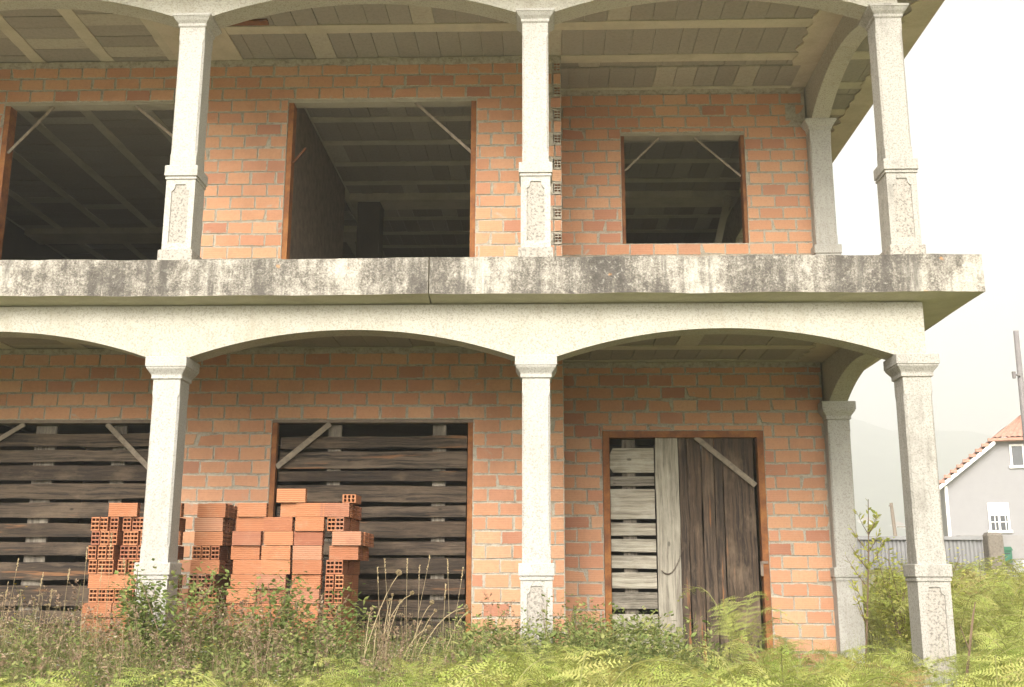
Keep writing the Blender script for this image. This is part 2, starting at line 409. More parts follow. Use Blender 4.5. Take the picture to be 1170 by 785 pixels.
# rough mortar bed between brickwork and ceiling
def mortar_bed(x0,x1,y,z0,z1,seed):
    rnd=random.Random(seed); mb=MB(); n=int((x1-x0)/.05); top=[];bot=[];k=[]
    for i in range(n+1):
        x=x0+(x1-x0)*i/n; p=mnoise.noise((x*3,seed,0))*.012
        b=mnoise.noise((x*5,seed+9,0))*.018+rnd.uniform(-.004,.004)
        top.append((x,y-.012+p*.5,z1)); bot.append((x,y-.006+p,z0+b)); k.append((x,y+.05,z0+b))
    for i in range(n):
        mb.quad(bot[i],bot[i+1],top[i+1],top[i]); mb.quad(k[i],k[i+1],bot[i+1],bot[i])
    mb.build('mortar_bed',M['mortar'],house)
mortar_bed(XW,XS-.002,W1,4.862,4.924,1); mortar_bed(XS+.004,XE,W2,4.872,4.924,2)
mortar_bed(XW,XS-.002,W1,2.002,2.052,3); mortar_bed(XS+.004,XE,W2,2.002,2.052,4)
# grey mortar smear where the last brick is missing by the inner column
mb=MB(); mb.box(2.46,2.655,W2-.004,W2+.05,4.50,4.73,0,.006); mb.build('mortar_bed',M['mortar'],house)

# concrete lintels over the big openings (soffit strips)
for (a,b),z in((OL,UT),(OM,UT),(OL,LT),(OM,LT)):
    mb=MB(); mb.box(a-.01,b+.01,W1+.012,W1+.14,z-.028,z-.001,0,.003); mb.build('lintel',M['conc' if z==UT else 'timber'],house)
mb=MB(); mb.box(.77,2.04,W2+.01,W2+.14,4.44-.03,4.437,0,.003); mb.build('lintel',M['conc'],house)

# ------------------------------------------------------------------ rusty metal linings with braces
def frame(name,a,b,z0,z1,y,lip,dep,sides=('l','r'),top=False,mat='rust'):
    f=bpy.data.objects.new(name,None); COL.objects.link(f); f.empty_display_size=.1
    f.parent=house; f.location=Vector(((a+b)/2,y,z0))-wloc(house)
    for on,box in (('l' in sides,(a+.002,a+lip,y-.004,y+dep,z0,z1)),('r' in sides,(b-lip,b-.002,y-.004,y+dep,z0,z1)),(top,(a+lip+.001,b-lip-.001,y-.003,y+dep,z1-lip,z1-.002))):
        if on:
            mb=MB(); mb.box(*box,0,.002); mb.build('jamb' if box[5]==z1 else 'head',M[mat],f)
    return f
def brace(parent,p,q,w=.026,mats=('brace',)):
    mb=MB(); p=Vector(p);q=Vector(q);t=(q-p).normalized(); n=Vector((0,1,0)); s=t.cross(n)*w/2; y=Vector((0,.012,0))
    vs=[]
    for e in(p,q):
        for a in(-1,1):
            for bq in(0,1): vs.append(tuple(e+s*a+y*bq))
    mb.add(vs,[(0,1,3,2),(4,6,7,5),(0,4,5,1),(2,3,7,6),(0,2,6,4),(1,5,7,3)])
    return mb.build('brace',M[mats[0]],parent)
fr=frame('window_frame',*OM,ZS,UT-.03,W1+.012,.05,.125)
brace(fr,(-1.24,W1+.03,UT-.03),(-.69,W1+.03,3.96)); 
brace(fr,(-2.42,W1+.10,3.9),(-2.30,W1+.10,4.05),.02,('rustdark',))
fr=frame('window_frame',*OL,ZS,UT-.03,W1+.012,.055,.125)
brace(fr,(-5.18,W1+.03,4.0),(-4.77,W1+.03,UT-.03)); brace(fr,(-3.97,W1+.03,UT-.03),(-3.33,W1+.03,3.95))
fr=frame('window_frame',.778,2.03,3.262,4.41,W2+.012,.035,.12,('l','r'),False,'rustdark')
brace(fr,(.82,W2+.04,4.05),(1.17,W2+.04,4.40),.02); brace(fr,(1.53,W2+.04,4.40),(1.985,W2+.04,3.98),.02)
fr=frame('door_frame',*OL,GB,LT-.03,W1+.012,.035,.07)
brace(fr,(-5.0,W1+.02,1.20),(-4.74,W1+.02,1.362),.04); brace(fr,(-3.98,W1+.02,1.362),(-3.55,W1+.02,.95),.045)
fr=frame('door_frame',*OM,GB,LT-.03,W1+.012,.045,.07)
brace(fr,(-2.41,W1+.02,.97),(-1.94,W1+.02,1.362),.05)
fr=frame('door_frame',.545,2.075,GB,1.383,W2-.012,.062,.10,('l','r'),True)
brace(fr,(1.43,W2-.01,1.325),(1.98,W2-.01,.865),.05)
mb=MB(); mb.box(1.99,2.015,W2-.022,W2-.014,.03,.16,0,.002); mb.box(2.0,2.06,W2-.03,W2-.022,.14,.165); mb.build('latch',M['timber'],fr)

# ------------------------------------------------------------------ boarding
def plank(mb,a,b,z0,z1,y,th=.025,m=0,rough=.006,vertical=False,clip=0):
    n=14; seed=R(0,99); top=[];bot=[]; sk=R(-1,1)*rough*.8
    for i in range(n+1):
        u=a+(b-a)*i/n
        tl=(i/n-.5)*sk; top.append((u,z1+tl+mnoise.noise((u*2.6,seed,1))*rough)); bot.append((u,z0+tl+mnoise.noise((u*2.6,seed,5))*rough))
    if clip:
        top[0]=(top[0][0],top[0][1]-clip); bot[0]=(bot[0][0],bot[0][1]+clip*.8)
    t=R(-.004,.004)
    P=lambda u,v,d:((v,y+d+t*(u-a),u) if vertical else (u,y+d+t*(u-a),v))
    vs=[P(*p,0) for p in bot]+[P(*p,0) for p in top]+[P(*p,th) for p in bot]+[P(*p,th) for p in top]
    N=n+1; fs=[]
    for i in range(n):
        fs+=[(i,i+1,N+i+1,N+i),(2*N+i,3*N+i,3*N+i+1,2*N+i+1),(N+i,N+i+1,3*N+i+1,3*N+i),(i,2*N+i,2*N+i+1,i+1)]
    fs+=[(0,N,3*N,2*N),(n,2*N+n,3*N+n,N+n)]
    mb.add(vs,fs,m)
def zat(v,Y):                    # photo row -> height on the plane Y
    return Y*math.tan(radians(12.4218)-math.atan((v-392.5)/1219.465))
def board_panel(a,b,rows,y,batt):
    mb=MB()
    for (v0,v1) in rows:
        plank(mb,a+.01+R(-.004,.004),b-.01+R(-.004,.004),zat(v1,W1)+.008,zat(v0,W1)-.006,y+R(-.012,.008),.025,0,R(.004,.012))
    p=mb.build('board_panel',M['wood'],house)
    for x0,x1 in batt:
        q=MB(); plank(q,GB,LT-.04,x0,x1,y+.04,.03,0,.004,True); q.build('batten',M['batten'],p)
    return p
f=lambda z:440+z/2.275
random.seed(5)
random.seed(5); rows=[(f(128),f(163)),(f(168),f(216)),(f(220),f(250)),(f(258),f(305)),(f(312),f(345)),(f(352),f(398)),(f(405),f(444)),(f(449),f(492)),(f(503),f(548)),(f(558),f(608)),(f(614),f(660)),(f(667),f(715)),(f(722),f(770))]
board_panel(OM[0]+.055,OM[1]-.05,rows,W1+.075,[(-1.97,-1.85),(-1.02,-.90)])
f=lambda z:440+z/2.277
rows=[(f(120),f(158)),(f(163),f(198)),(f(204),f(248)),(f(253),f(297)),(f(303),f(347)),(f(358),f(398)),(f(408),f(447)),(f(461),f(512)),(f(523),f(582)),(f(590),f(630)),(f(640),f(690)),(f(700),f(750))]
board_panel(OL[0]+.04,OL[1]-.04,rows,W1+.075,[(-4.67,-4.48),(-3.95,-3.83)])
# the doorway: pale slatted pallet, pale post, dark upright boards
f=lambda z:460+z/2.415
zd=lambda v:zat(v,W2)
mb=MB(); y=W2+.05
for i,(v0,v1,m,cl) in enumerate([(125,192,0,.05),(203,228,1,0),(237,320,0,0),(331,365,0,0),(376,411,0,0),(421,457,0,0),(468,512,0,0),(523,568,1,0),(583,627,0,0),(638,680,0,0),(692,735,0,0),(742,790,0,0)]):
    plank(mb,.615,1.035,zd(f(v1)),zd(f(v0)),y+R(-.006,.006),.025,m,.007 if m==0 else .004,False,cl)
slat=mb.build('slat_panel',[M['pale'],M['greyb']],house)
q=MB(); plank(q,GB,1.31,.735,.86,y+.04,.03,0,.004,True); q.build('batten',M['batten'],slat)
q=MB(); plank(q,GB,1.325,1.045,1.262,y-.035,.03,0,.012,True); q.build('door_post',M['post'],house)
mb=MB()
for x0,x1,dy in[(1.27,1.345,0),(1.353,1.478,.014),(1.488,1.598,.0),(1.607,1.685,.018),(1.694,1.98,.004)]:
    plank(mb,GB,1.335,x0,x1,y+dy,.028,0,.009,True)
dv=mb.build('upright_boards',M['vert'],house)
# chain: real links hanging in a curve
ch=MB(); pts=[]
for i in range(27):
    t=i/26; x=1.075+t*.205; z=.075+.215*t**2.2-.07*sin(pi*t)*.8
    pts.append(Vector((x,y-.055+.012*sin(pi*t),z)))
for i in range(26):
    c=(pts[i]+pts[i+1])/2; t=(pts[i+1]-pts[i]).normalized(); n=Vector((0,1,0)) if i%2 else t.cross(Vector((0,1,0)))
    ring=[c+t*(.0085*cos(w*pi/4))+n*(.005*sin(w*pi/4)) for w in range(9)]
    ch.tube(ring,.0022,4,cap=False)
ch.build('chain',M['chain'],house)

# ------------------------------------------------------------------ columns
def ring(h,c,z): 
    return [(-h+c,-h,z),(h-c,-h,z),(h,-h+c,z),(h,h-c,z),(h-c,h,z),(-h+c,h,z),(-h,h-c,z),(-h,-h+c,z)]
def loft(mb,x,y,secs,m=0):
    vs=[];fs=[]
    for h,c,z in secs: vs+=[(x+p[0],y+p[1],p[2]) for p in ring(h,c,z)]
    for i in range(len(secs)-1):
        for k in range(8): fs.append((i*8+k,i*8+(k+1)%8,i*8+8+(k+1)%8,i*8+8+k))
    fs+=[tuple(range(8))[::-1],tuple(range((len(secs)-1)*8,len(secs)*8))]
    mb.add(vs,fs,m)
C0=.004
def pedestal(x,y,z0,z1,h,panel=True,mats=('col','panel')):
    mb=MB()
    if not panel:
        loft(mb,x,y,[(h,C0,z0),(h,C0,z1)]); return mb,[M[mats[0]]]
    d=.012
    # body with the front face kept back by d, then a framed panel with shouldered top
    mb.box(x-h,x+h,y-h+d,y+h,z0,z1)
    pw=h*.60; pb=z0+.055; pt=z1-.045
    out=[(-pw,pb)]+[(pw,pb),(pw,pt-.055)]
    for i in range(5):
        w=i/4*pi/2; out.append((pw*.62+ (pw*.38)*(1-sin(w)), pt-.055+ (.04)*(1-cos(w))))
    out.append((pw*.58,pt)); out.append((-pw*.58,pt))
    for i in range(4,-1,-1):
        w=i/4*pi/2; out.append((-(pw*.62+(pw*.38)*(1-sin(w))), pt-.055+.04*(1-cos(w))))
    out.append((-pw,pt-.055))
    # frame: bars left, right, bottom and a shaped top, all flush on the front plane
    F=lambda u,v,k:(x+u,y-h+(d if k else 0),v)
    mb.prism([(-h,z0),(-pw,z0),(-pw,z1),(-h,z1)],F); mb.prism([(pw,z0),(h,z0),(h,z1),(pw,z1)],F)
    mb.prism([(-pw,z0),(pw,z0),(pw,pb),(-pw,pb)],F)
    top=[p for p in out if p[1]>=pt-.0551]
    right=[p for p in top if p[0]>0]; left=[p for p in top if p[0]<0]
    for side in(1,-1):
        pts=sorted(right if side==1 else left,key=lambda p:p[1])
        for a,b in zip(pts,pts[1:]):
            mb.quad(F(a[0],a[1],0),F(side*pw,a[1],0),F(side*pw,b[1],0),F(b[0],b[1],0))
            mb.quad(F(a[0],a[1],0),F(b[0],b[1],0),F(b[0],b[1],1),F(a[0],a[1],1))
    mb.prism([(-pw,pt),(pw,pt),(pw,z1),(-pw,z1)],F)
    mb.quad(F(-pw,pb,.5),F(pw,pb,.5),F(pw,pt,.5),F(-pw,pt,.5),1)
    k=len(mb.f)-1
    # sunken panel surface just proud of the body
    vs=[(x-pw,y-h+d-.002,pb),(x+pw,y-h+d-.002,pb),(x+pw,y-h+d-.002,pt),(x-pw,y-h+d-.002,pt)]
    for q,i in zip(vs,mb.f[k]): mb.v[i]=q
    return mb,[M[mats[0]],M[mats[1]]]

def column(x,y,lower,worn=False,panel=True):
    mat=M['colw'] if worn else M['col']
    if lower:
        top=1.642; cap=[(.105,C0,1.47),(.118,C0,1.478),(.118,C0,1.502),(.122,C0,1.512),(.135,C0,1.53),(.148,C0,1.548),(.1515,C0,1.556),(.1515,C0,1.563),(.158,C0,1.566),(.158,C0,top-.004),(.154,C0,top)]
        ct=.1085; cb=-.008; base=GB
        col=[(.125,C0,cb-.002),(.125,C0,.010),(.119,C0,.012),(.119,C0,.018),(.132,C0,.022),(.132,C0,ct-.004),(.128,C0,ct)]
        s=[(.105,C0,ct-.01),(.105,C0,ct+.10),(.105,.016,ct+.135),(.105,.016,1.33),(.105,C0,1.365),(.105,C0,1.485)]
        ph=.1155
    else:
        top=4.505; cap=[(.105,C0,4.40),(.116,C0,4.412),(.116,C0,4.432),(.122,C0,4.44),(.136,C0,4.455),(.148,C0,4.474),(.152,C0,4.478),(.152,C0,4.483),(.158,C0,4.485),(.158,C0,top-.003),(.155,C0,top)]
        ct=3.194; cb=3.083; base=ZS
        col=[(.125,C0,cb-.002),(.125,C0,cb+.014),(.119,C0,cb+.016),(.119,C0,cb+.022),(.132,C0,cb+.025),(.132,C0,ct-.004),(.128,C0,ct)]
        s=[(.105,C0,ct-.01),(.105,C0,ct+.09),(.105,.016,ct+.125),(.105,.016,4.27),(.105,C0,4.305),(.105,C0,4.42)]
        ph=.1155
    mb=MB(); loft(mb,x,y,s); c=mb.build('column',mat,house)
    mb=MB(); loft(mb,x,y,cap); mb.build('capital',mat,c)
    mb=MB(); loft(mb,x,y,col); mb.build('collar',M['colw'] if worn else M['col'],c)
    mb,mm=pedestal(x,y,base+.13,cb+.001,ph,panel,('colw' if worn else 'col','panel')); mb.build('pedestal',mm,c)
    mb=MB(); loft(mb,x,y,[(.136,C0,base-.02),(.136,C0,base+.122),(.130,C0,base+.128),(.118,C0,base+.132)]); mb.build('plinth',M['panel'] if not lower else mat,c)
for lower in(True,False):
    for i,x in enumerate(XC): column(x,YC,lower,worn=(i==3))
    column(2.763,YI,lower,False,False)

# ------------------------------------------------------------------ arched beams
def arch_profile(sp,zs,rise,top,e0,e1):
    """outline of a beam with arches over the spans sp=[(a,b)..]"""
    pts=[(e0,top),(e0,zs)]
    for a,b in sp:
        c,h=(a+b)/2,(b-a)/2; rr=(h*h+rise*rise)/(2*rise)
        for i in range(25):
            u=a+(b-a)*i/24
            pts.append((u,zs+sqrt(max(0,rr*rr-(u-c)**2))-(rr-rise)))
    pts+=[(e1,zs),(e1,top)]
    return pts
def arch_beam(pts,top,fn,parent=house):
    """thick beam from a bottom profile: quads between profile and flat top"""
    mb=MB(); prof=pts[1:-1]
    for (a,za),(b,zb) in zip(prof,prof[1:]):
        if b-a<1e-6: continue
        n=1
        mb.quad(fn(a,za,0),fn(b,zb,0),fn(b,top,0),fn(a,top,0))
        mb.quad(fn(a,za,1),fn(a,top,1),fn(b,top,1),fn(b,zb,1))
        mb.quad(fn(a,za,0),fn(a,za,1),fn(b,zb,1),fn(b,zb,0))
        mb.quad(fn(a,top,0),fn(b,top,0),fn(b,top,1),fn(a,top,1))
    for (u,z),k in((prof[0],0),(prof[-1],1)): mb.quad(fn(u,z,0),fn(u,top,0),fn(u,top,1),fn(u,z,1))
    return mb.build('arched_beam',M['beam'],parent)
spans=[(XC[i]+.142,XC[i+1]-.16) for i in range(3)]; spans[2]=(XC[2]+.16,XC[3]-.142); spans[1]=(XC[1]+.142,XC[2]-.16)
spans=[(XW+.1,XC[0]-.15)]+spans
for zs,top in((1.642,2.05),(4.505,4.94)):
    arch_beam(arch_profile(spans,zs,.213,top,XW,2.851),top,lambda u,v,k:(u,7.905+.21*k,v))
    arch_beam(arch_profile([(8.15,10.03)],zs,.213,top-.004,8.112,11.0),top-.004,lambda u,v,k:(2.675+.173*k,u,v))

# ------------------------------------------------------------------ balcony slab and roof slab
def slab(x0,x1,y0,y1,zt,zb,zi,xin,yin,mat_edge,right,name):
    """slab with a front face (y0), an optional right face (x1), underside sloping back to zi"""
    mb=MB(); nx=max(2,int((x1-x0)/.12)); nz=4
    wob=lambda x,y,z:mnoise.noise((x*2.2+7,y*2.2,z*5))*.012+mnoise.noise((x*11,y*11,z*11))*.008
    # front grid
    def grid(P,nu,nv,m):
        b=len(mb.v)
        for j in range(nv+1):
            for i in range(nu+1): mb.v.append(P(i/nu,j/nv))
        for j in range(nv):
            for i in range(nu):
                a=b+j*(nu+1)+i; mb.f.append((a,a+1,a+nu+2,a+nu+1)); mb.m.append(m)
    def fp(s,t):
        x=x0+(x1-x0)*s; z=zb+(zt-zb)*t; e=1 if 0<t<1 else .35
        return (x,y0+wob(x,0,z)*e,z+wob(x,3,0)*(.8 if t in(0,1) else 0))
    grid(fp,nx,nz,0)
    if right:
        def rp(s,t):
            y=y0+(y1-y0)*s; z=zb+(zt-zb)*t
            if s==0: return (x1,fp(1,t)[1],fp(1,t)[2])
            return (x1+wob(5,y,z),y,z+wob(x1,y,0)*(.5 if t in(0,1) else 0))
        grid(rp,30,nz,0)
    def up(s,t):
        p=fp(s,0); 
        if t==0: return p
        xe=x0+((xin if right else x1)-x0)*s
        return (p[0]+(xe-p[0])*t,p[1]+(yin-p[1])*t,p[2]+(zi-p[2])*t)
    grid(up,nx,2,1)
    xq=xin if right else x1
    mb.quad((x0,yin,zi),(xq,yin,zi),(xq,yin,2.13),(x0,yin,2.13),1)
    mb.quad((x0,yin,2.13),(xq,yin,2.13),(xq,y1,2.13),(x0,y1,2.13),1)
    if right: mb.quad((xq,yin,zi),(xq,y1,zi),(xq,y1,2.13),(xq,yin,2.13),1)
    if right: 
        mb.quad((x1,y0+.001,zb),(xin,yin,zi),(xin,y1,zi),(x1,y1,zb),1)
    g=fp
    b=[fp(i/nx,1) for i in range(nx+1)]
    for p,q in zip(b,b[1:]): mb.quad(p,q,(q[0],y1,zt),(p[0],y1,zt),1)
    mb.quad((x0,y0,zb),(x0,y0,zt),(x0,y1,zt),(x0,y1,zb),1)
    if not right: mb.quad((x1,y0,zb),(x1,y1,zb),(x1,y1,zt),(x1,y0,zt),1)
    return mb.build(name,[mat_edge,M['under']],house)
slab(XW,-.877,7.712,YB,ZS,2.082,2.04,0,8.08,M['lichen'],False,'balcony_slab')
slab(-.869,3.248,7.712,YB,ZS,2.080,2.04,2.845,8.08,M['lichen'],True,'balcony_slab')
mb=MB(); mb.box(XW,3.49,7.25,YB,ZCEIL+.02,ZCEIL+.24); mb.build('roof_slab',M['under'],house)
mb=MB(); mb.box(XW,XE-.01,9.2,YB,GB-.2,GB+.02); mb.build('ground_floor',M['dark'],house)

# ------------------------------------------------------------------ ceilings of joists and infill blocks
def ceiling(x0,x1,y0,y1,z,along,first,pitch,jw,seed,bw=.203):
    """along='x': joists run along X at Y=first+k*pitch; infill blocks laid between them"""
    rnd=random.Random(seed); mb=MB()
    A0,A1,B0,B1=(x0,x1,y0,y1) if along=='x' else (y0,y1,x0,x1)
    P=(lambda a,b,zz:(a,b,zz)) if along=='x' else (lambda a,b,zz:(b,a,zz))
    k0=int(math.floor((B0-first)/pitch)); js=[first+k*pitch for k in range(k0,int((B1-first)/pitch)+2)]
    for c,d in zip(js,js[1:]):
        b0,b1=max(c+jw/2,B0),min(d-jw/2,B1)
        if b1-b0<.02: continue
        a=A0+rnd.uniform(-.2,0)
        while a<A1:
            w=bw if rnd.random()<.88 else bw*rnd.choice([.7,1.25]); e=min(a+w-.005,A1); s=max(a,A0)
            h=rnd.uniform(-.004,.004); tlt=rnd.uniform(-.003,.003)
            if e-s>.01:
                q=[P(s,b0,z+.008+h),P(e,b0,z+.008+h+tlt),P(e,b1,z+.008+h+tlt),P(s,b1,z+.008+h)]
                u=[(p[0],p[1],p[2]+.06) for p in q]
                mb.add(q+u,[(0,1,2,3),(0,4,5,1),(1,5,6,2),(2,6,7,3),(3,7,4,0)])
            a+=w
    ce=mb.build('ceiling',M['block'],house)
    jm=MB()
    for j in js:
        b0,b1=max(j-jw/2,B0),min(j+jw/2,B1)
        if b1-b0<.02: continue
        jm=MB(); n=14; t=[]
        for i in range(n+1):
            a=A0+(A1-A0)*i/n
            t.append((a,b0-rnd.uniform(0,.012),b1+rnd.uniform(0,.012)))
        for (a,p,q),(b,r,s2) in zip(t,t[1:]):
            jm.add([P(a,p,z),P(b,r,z),P(b,s2,z),P(a,q,z),P(a,p,z+.05),P(b,r,z+.05),P(b,s2,z+.05),P(a,q,z+.05)],[(0,1,2,3),(0,4,5,1),(2,6,7,3)])
        jm.build('joist',M['joist'],ce)
    return ce
def cement(pts,z,parent,mat='cement'):
    mb=MB(); n=len(pts); b=[(x,y,z) for x,y in pts]; u=[(x,y,z+.03) for x,y in pts]
    mb.add(b+u,[tuple(range(n)),tuple(range(n,2*n))[::-1]]+[(i,n+i,n+(i+1)%n,(i+1)%n) for i in range(n)])
    return mb.build('cement_patch',M[mat],parent)
def wavy(x,y0,y1,amp,seed,n=60):
    o=[]
    for i in range(n+1):
        y=y0+(y1-y0)*i/n
        o.append((x+amp*(abs(sin(y*pi/.2+mnoise.noise((y*2,seed,3))*1.5))*.8+mnoise.noise((y*7,seed,0))*.7),y))
    return o
J0=8.93; JP=.64
for z,hi in((ZCEIL,True),(ZLOW-.004,False)):
    xr=3.36 if hi else 2.70
    c=ceiling(-2.95,xr,8.05 if hi else 8.08,W2+.2,z,'x',J0-.02,JP,.13,21 if hi else 22)
    cl=ceiling(XW,-3.55,8.08,W1+.15,z-.001,'y',-4.945,.68,.12,23 if hi else 24)
    e=wavy(2.40,8.09,W2+.2,.05,1); cement(e+[(2.72,W2+.2),(2.72,8.09)],z-.008,c)
    if hi:
        e=wavy(3.22,8.0,YB,.05,4,200); cement(e+[(3.488,YB),(3.488,8.0)],z-.008,c)
        cement([(XW,7.26),(3.487,7.26),(3.487,8.0),(XW,8.0)],z-.006,c)
        ceiling(2.84,3.36,W2+.21,YB,z,'x',J0-.02,JP,.13,31)
    cement([(-3.56,8.09),(-2.93,8.09),(-2.93,W1+.1),(-3.02,W1+.1),(-3.56,W1+.1)],z-.005,cl)
    mb=MB(); mb.box(-3.35,-2.5,8.72,8.80,z-.010,z+.02,0,.006); mb.build('cement_patch',M['rustdark'],c)
# rooms behind the upper openings
ceiling(-2.55,XE-.14,W1+.24,13.15,ZCEIL-.02,'x',J0+.0,JP,.11,41)
ceiling(-2.55,XE-.14,13.55,YB-.1,ZCEIL-.02,'x',J0+.1,JP,.11,42)
ceiling(XW+.1,-2.67,W1+.16,14.45,ZCEIL-.02,'y',-4.945,.68,.10,43)
ceiling(XW+.1,-2.67,14.95,YB-.1,ZCEIL-.02,'y',-4.945,.68,.10,44)
def ibox(name,x0,x1,y0,y1,z0,z1,mat='conc'):
    mb=MB(); mb.box(x0,x1,y0,y1,z0,z1,0,.004); return mb.build(name,M[mat],house)
ibox('interior_beam',-2.55,XE-.14,13.16,13.54,ZCEIL-.10,ZCEIL+.015,'joist')
ibox('interior_beam',XW+.1,-2.67,14.46,14.94,ZCEIL-.10,ZCEIL+.015,'joist')
ibox('interior_wall',-2.66,-2.56,W1+.14,12.9,ZS+.005,ZCEIL-.03,'timber')
ibox('interior_pillar',-3.02,-2.72,13.4,13.7,ZS+.005,ZCEIL-.03,'conc')
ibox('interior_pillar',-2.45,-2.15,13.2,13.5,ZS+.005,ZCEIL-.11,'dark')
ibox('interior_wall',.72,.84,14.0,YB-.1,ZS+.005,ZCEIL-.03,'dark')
mb=MB(); vs=[(2.0,12.0,ZS+.3),(2.12,12.0,ZS+.3),(2.12,11.8,ZCEIL-.2)]
# sloping timber prop leaning in the right hand room
mb.tube([(1.75,13.0,ZS+.05),(2.35,13.0,ZCEIL-.15)],.06,4); mb.build('timber_prop',M['conc'],house)
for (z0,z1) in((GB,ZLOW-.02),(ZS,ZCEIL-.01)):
    # far and left enclosing walls, left windowless at the back to keep the rooms dim
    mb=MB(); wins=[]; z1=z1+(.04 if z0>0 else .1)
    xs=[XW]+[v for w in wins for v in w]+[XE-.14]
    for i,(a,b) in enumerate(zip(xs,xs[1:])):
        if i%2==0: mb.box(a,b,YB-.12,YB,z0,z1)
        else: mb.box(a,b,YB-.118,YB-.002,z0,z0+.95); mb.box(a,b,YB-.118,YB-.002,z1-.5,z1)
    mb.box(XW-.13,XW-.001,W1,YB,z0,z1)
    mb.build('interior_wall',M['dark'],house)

# ------------------------------------------------------------------ stacked hollow bricks: every brick is a thing
SL,SH,ST=.226,.1065,.0645
hv,hf=hollow(SL,SH,ST); t_=MB(); t_.add(hv,hf); stretch_me=t_.mesh('hollow_brick',[M['loose']])
def loose(x,y,z,rot,label,group,lay=0):
    o=bpy.data.objects.new('hollow_brick',stretch_me); COL.objects.link(o)
    o.rotation_euler=(lay,0,rot+R(-.035,.035)); o.location=(x+R(-.010,.010),y+R(-.022,.012),z)
    tag(o,label,'brick',group); return o
random.seed(8)
STK=0
def stack(name,x0,y0,cols,group,deep,zbase=GB):
    """cols: list of dict(name, x, rows) with rows bottom->top codes: s stretcher, h headers, n headers (two only)"""
    for ci,cdef in enumerate(cols):
        rows=cdef['rows']; n=len(rows)
        for r,code in enumerate(rows):
            z=zbase+r*(SH+.0035); fromtop=n-r; ox=R(-.012,.012)+cdef.get('lean',0)*r+(cdef.get('ox',{}).get(fromtop,0))
            oy=R(-.012,.012); low=z<-.62
            xx=cdef['x']+ox; where=f"{ordinal(fromtop)} course from top of the {cdef['name']}"
            side=cdef.get('side',False) and not low
            if code=='s':
                for d in range(deep if side else 1):
                    lb=f"grooved front brick, {where}" if d==0 else f"{ordinal(d+1)} brick back, {where}"
                    loose(xx,y0+oy+ST/2+d*(ST+.003),z,pi if R(0,1)<.5 else 0,lb,group)
            else:
                k=3 if code=='h' else 2
                nm=['left','middle','right'] if k==3 else ['left','right']
                w=(ST+.004)*k
                for i in range(k):
                    px=xx-w/2+(i+.5)*(ST+.004)
                    if k==2: px-=.043
                    for d in range((3 if i==k-1 else 1) if side else 1):
                        lb=f"{nm[i]} holed end brick, {where}" if d==0 else f"lengthwise brick {ordinal(d)} behind the holes, {where}"
                        loose(px,y0+oy+SL/2+d*(SL+.004),z,pi/2,lb,group)
GA='hollow bricks stacked behind the left column'; GBk='hollow bricks stacked between column and doorway'; GC='hollow bricks in the big stack by the boarded doorway'
YS=8.42
stack('a',0,YS,[
  dict(name="left stack's outer column",x=-3.47,rows='sssssshshhhh',ox={}),
  dict(name="left stack's middle column",x=-3.235,rows='ssssss'+'hshhhh'+'s',ox={1:-.09}),
  dict(name="left stack's inner column",x=-3.00,rows='ssssss'+'shshshs'),
 ],GA,8)
stack('b',0,YS+.06,[
  dict(name="narrow stack's front column",x=-2.715,rows='sssss'+'shhshss'+'s',side=True,lean=.004),
 ],GBk,11)
stack('c',0,YS,[
  dict(name="big stack's leftmost column",x=-2.392,rows='ssssssssssss'+'s',lean=.006,ox={1:.02}),
  dict(name="big stack's second column",x=-2.132,rows='ssssssssssssss',lean=.003,ox={1:.09,2:.11}),
  dict(name="big stack's third column",x=-1.872,rows='sssssssssssss',lean=.002),
  dict(name="big stack's rightmost column",x=-1.614,rows='ssss'+'nnnnn'+'ss'+'ns',side=True,lean=.002,ox={1:-.06,3:.03}),
 ],GC,9)
zt=GB+13*(SH+.0035)
loose(-1.60,YS+.125,zt+ST/2+.001-.0,pi/2,'single brick lying flat on its side, topping the big stack','hollow bricks in the big stack by the boarded doorway',pi/2)

# ------------------------------------------------------------------ ground
def gz(x,y):
    t=min(1,max(0,(y-2)/5.3)); t=t*t*(3-2*t); z=-1.30+.45*t
    if y>12 and x>3: z+=.0
    return z
def ground():
    mb=MB(); xs=[-420,-120,-40,-15]+[-9+i*.3 for i in range(65)]+[11.5,13,15,18,22,28,40,70,120,200,400,660,1240]
    ys=[-120,-40,-15,-6,-3]+[-1.5+i*.3 for i in range(45)]+[13,15,18,22,28,36,50,80,120,180,260,420,760,1470]
    for y in ys:
        for x in xs:
            z=gz(x,y)
            if abs(x)<12 and y<14: z+=mnoise.noise((x*1.3,y*1.3,0))*.05+mnoise.noise((x*5,y*5,2))*.015
            if 9.1<y<18 and -8<x<2.9: z=GB-.12
            mb.v.append((x,y,z))
    n=len(xs)
    for j in range(len(ys)-1):
        for i in range(n-1): a=j*n+i; mb.f.append((a,a+1,a+n+1,a+n)); mb.m.append(0)
    t=NT('soil'); a=t.noise(2,6,.7); b=t.noise(30,5,.7)
    c=t.mix(t.ramp(a,[(.4,0),(.65,1)]),(.26,.24,.12),(.20,.23,.08)); c=t.mix(t.ramp(b,[(.45,0),(.75,.5)]),c,(.12,.10,.055))
    m=t.set(c,.95,t.bump(b,.6,.03))
    return tag(mb.build('ground',m,None,True),'weedy earth round the unfinished house','ground',kind='structure')
ground()

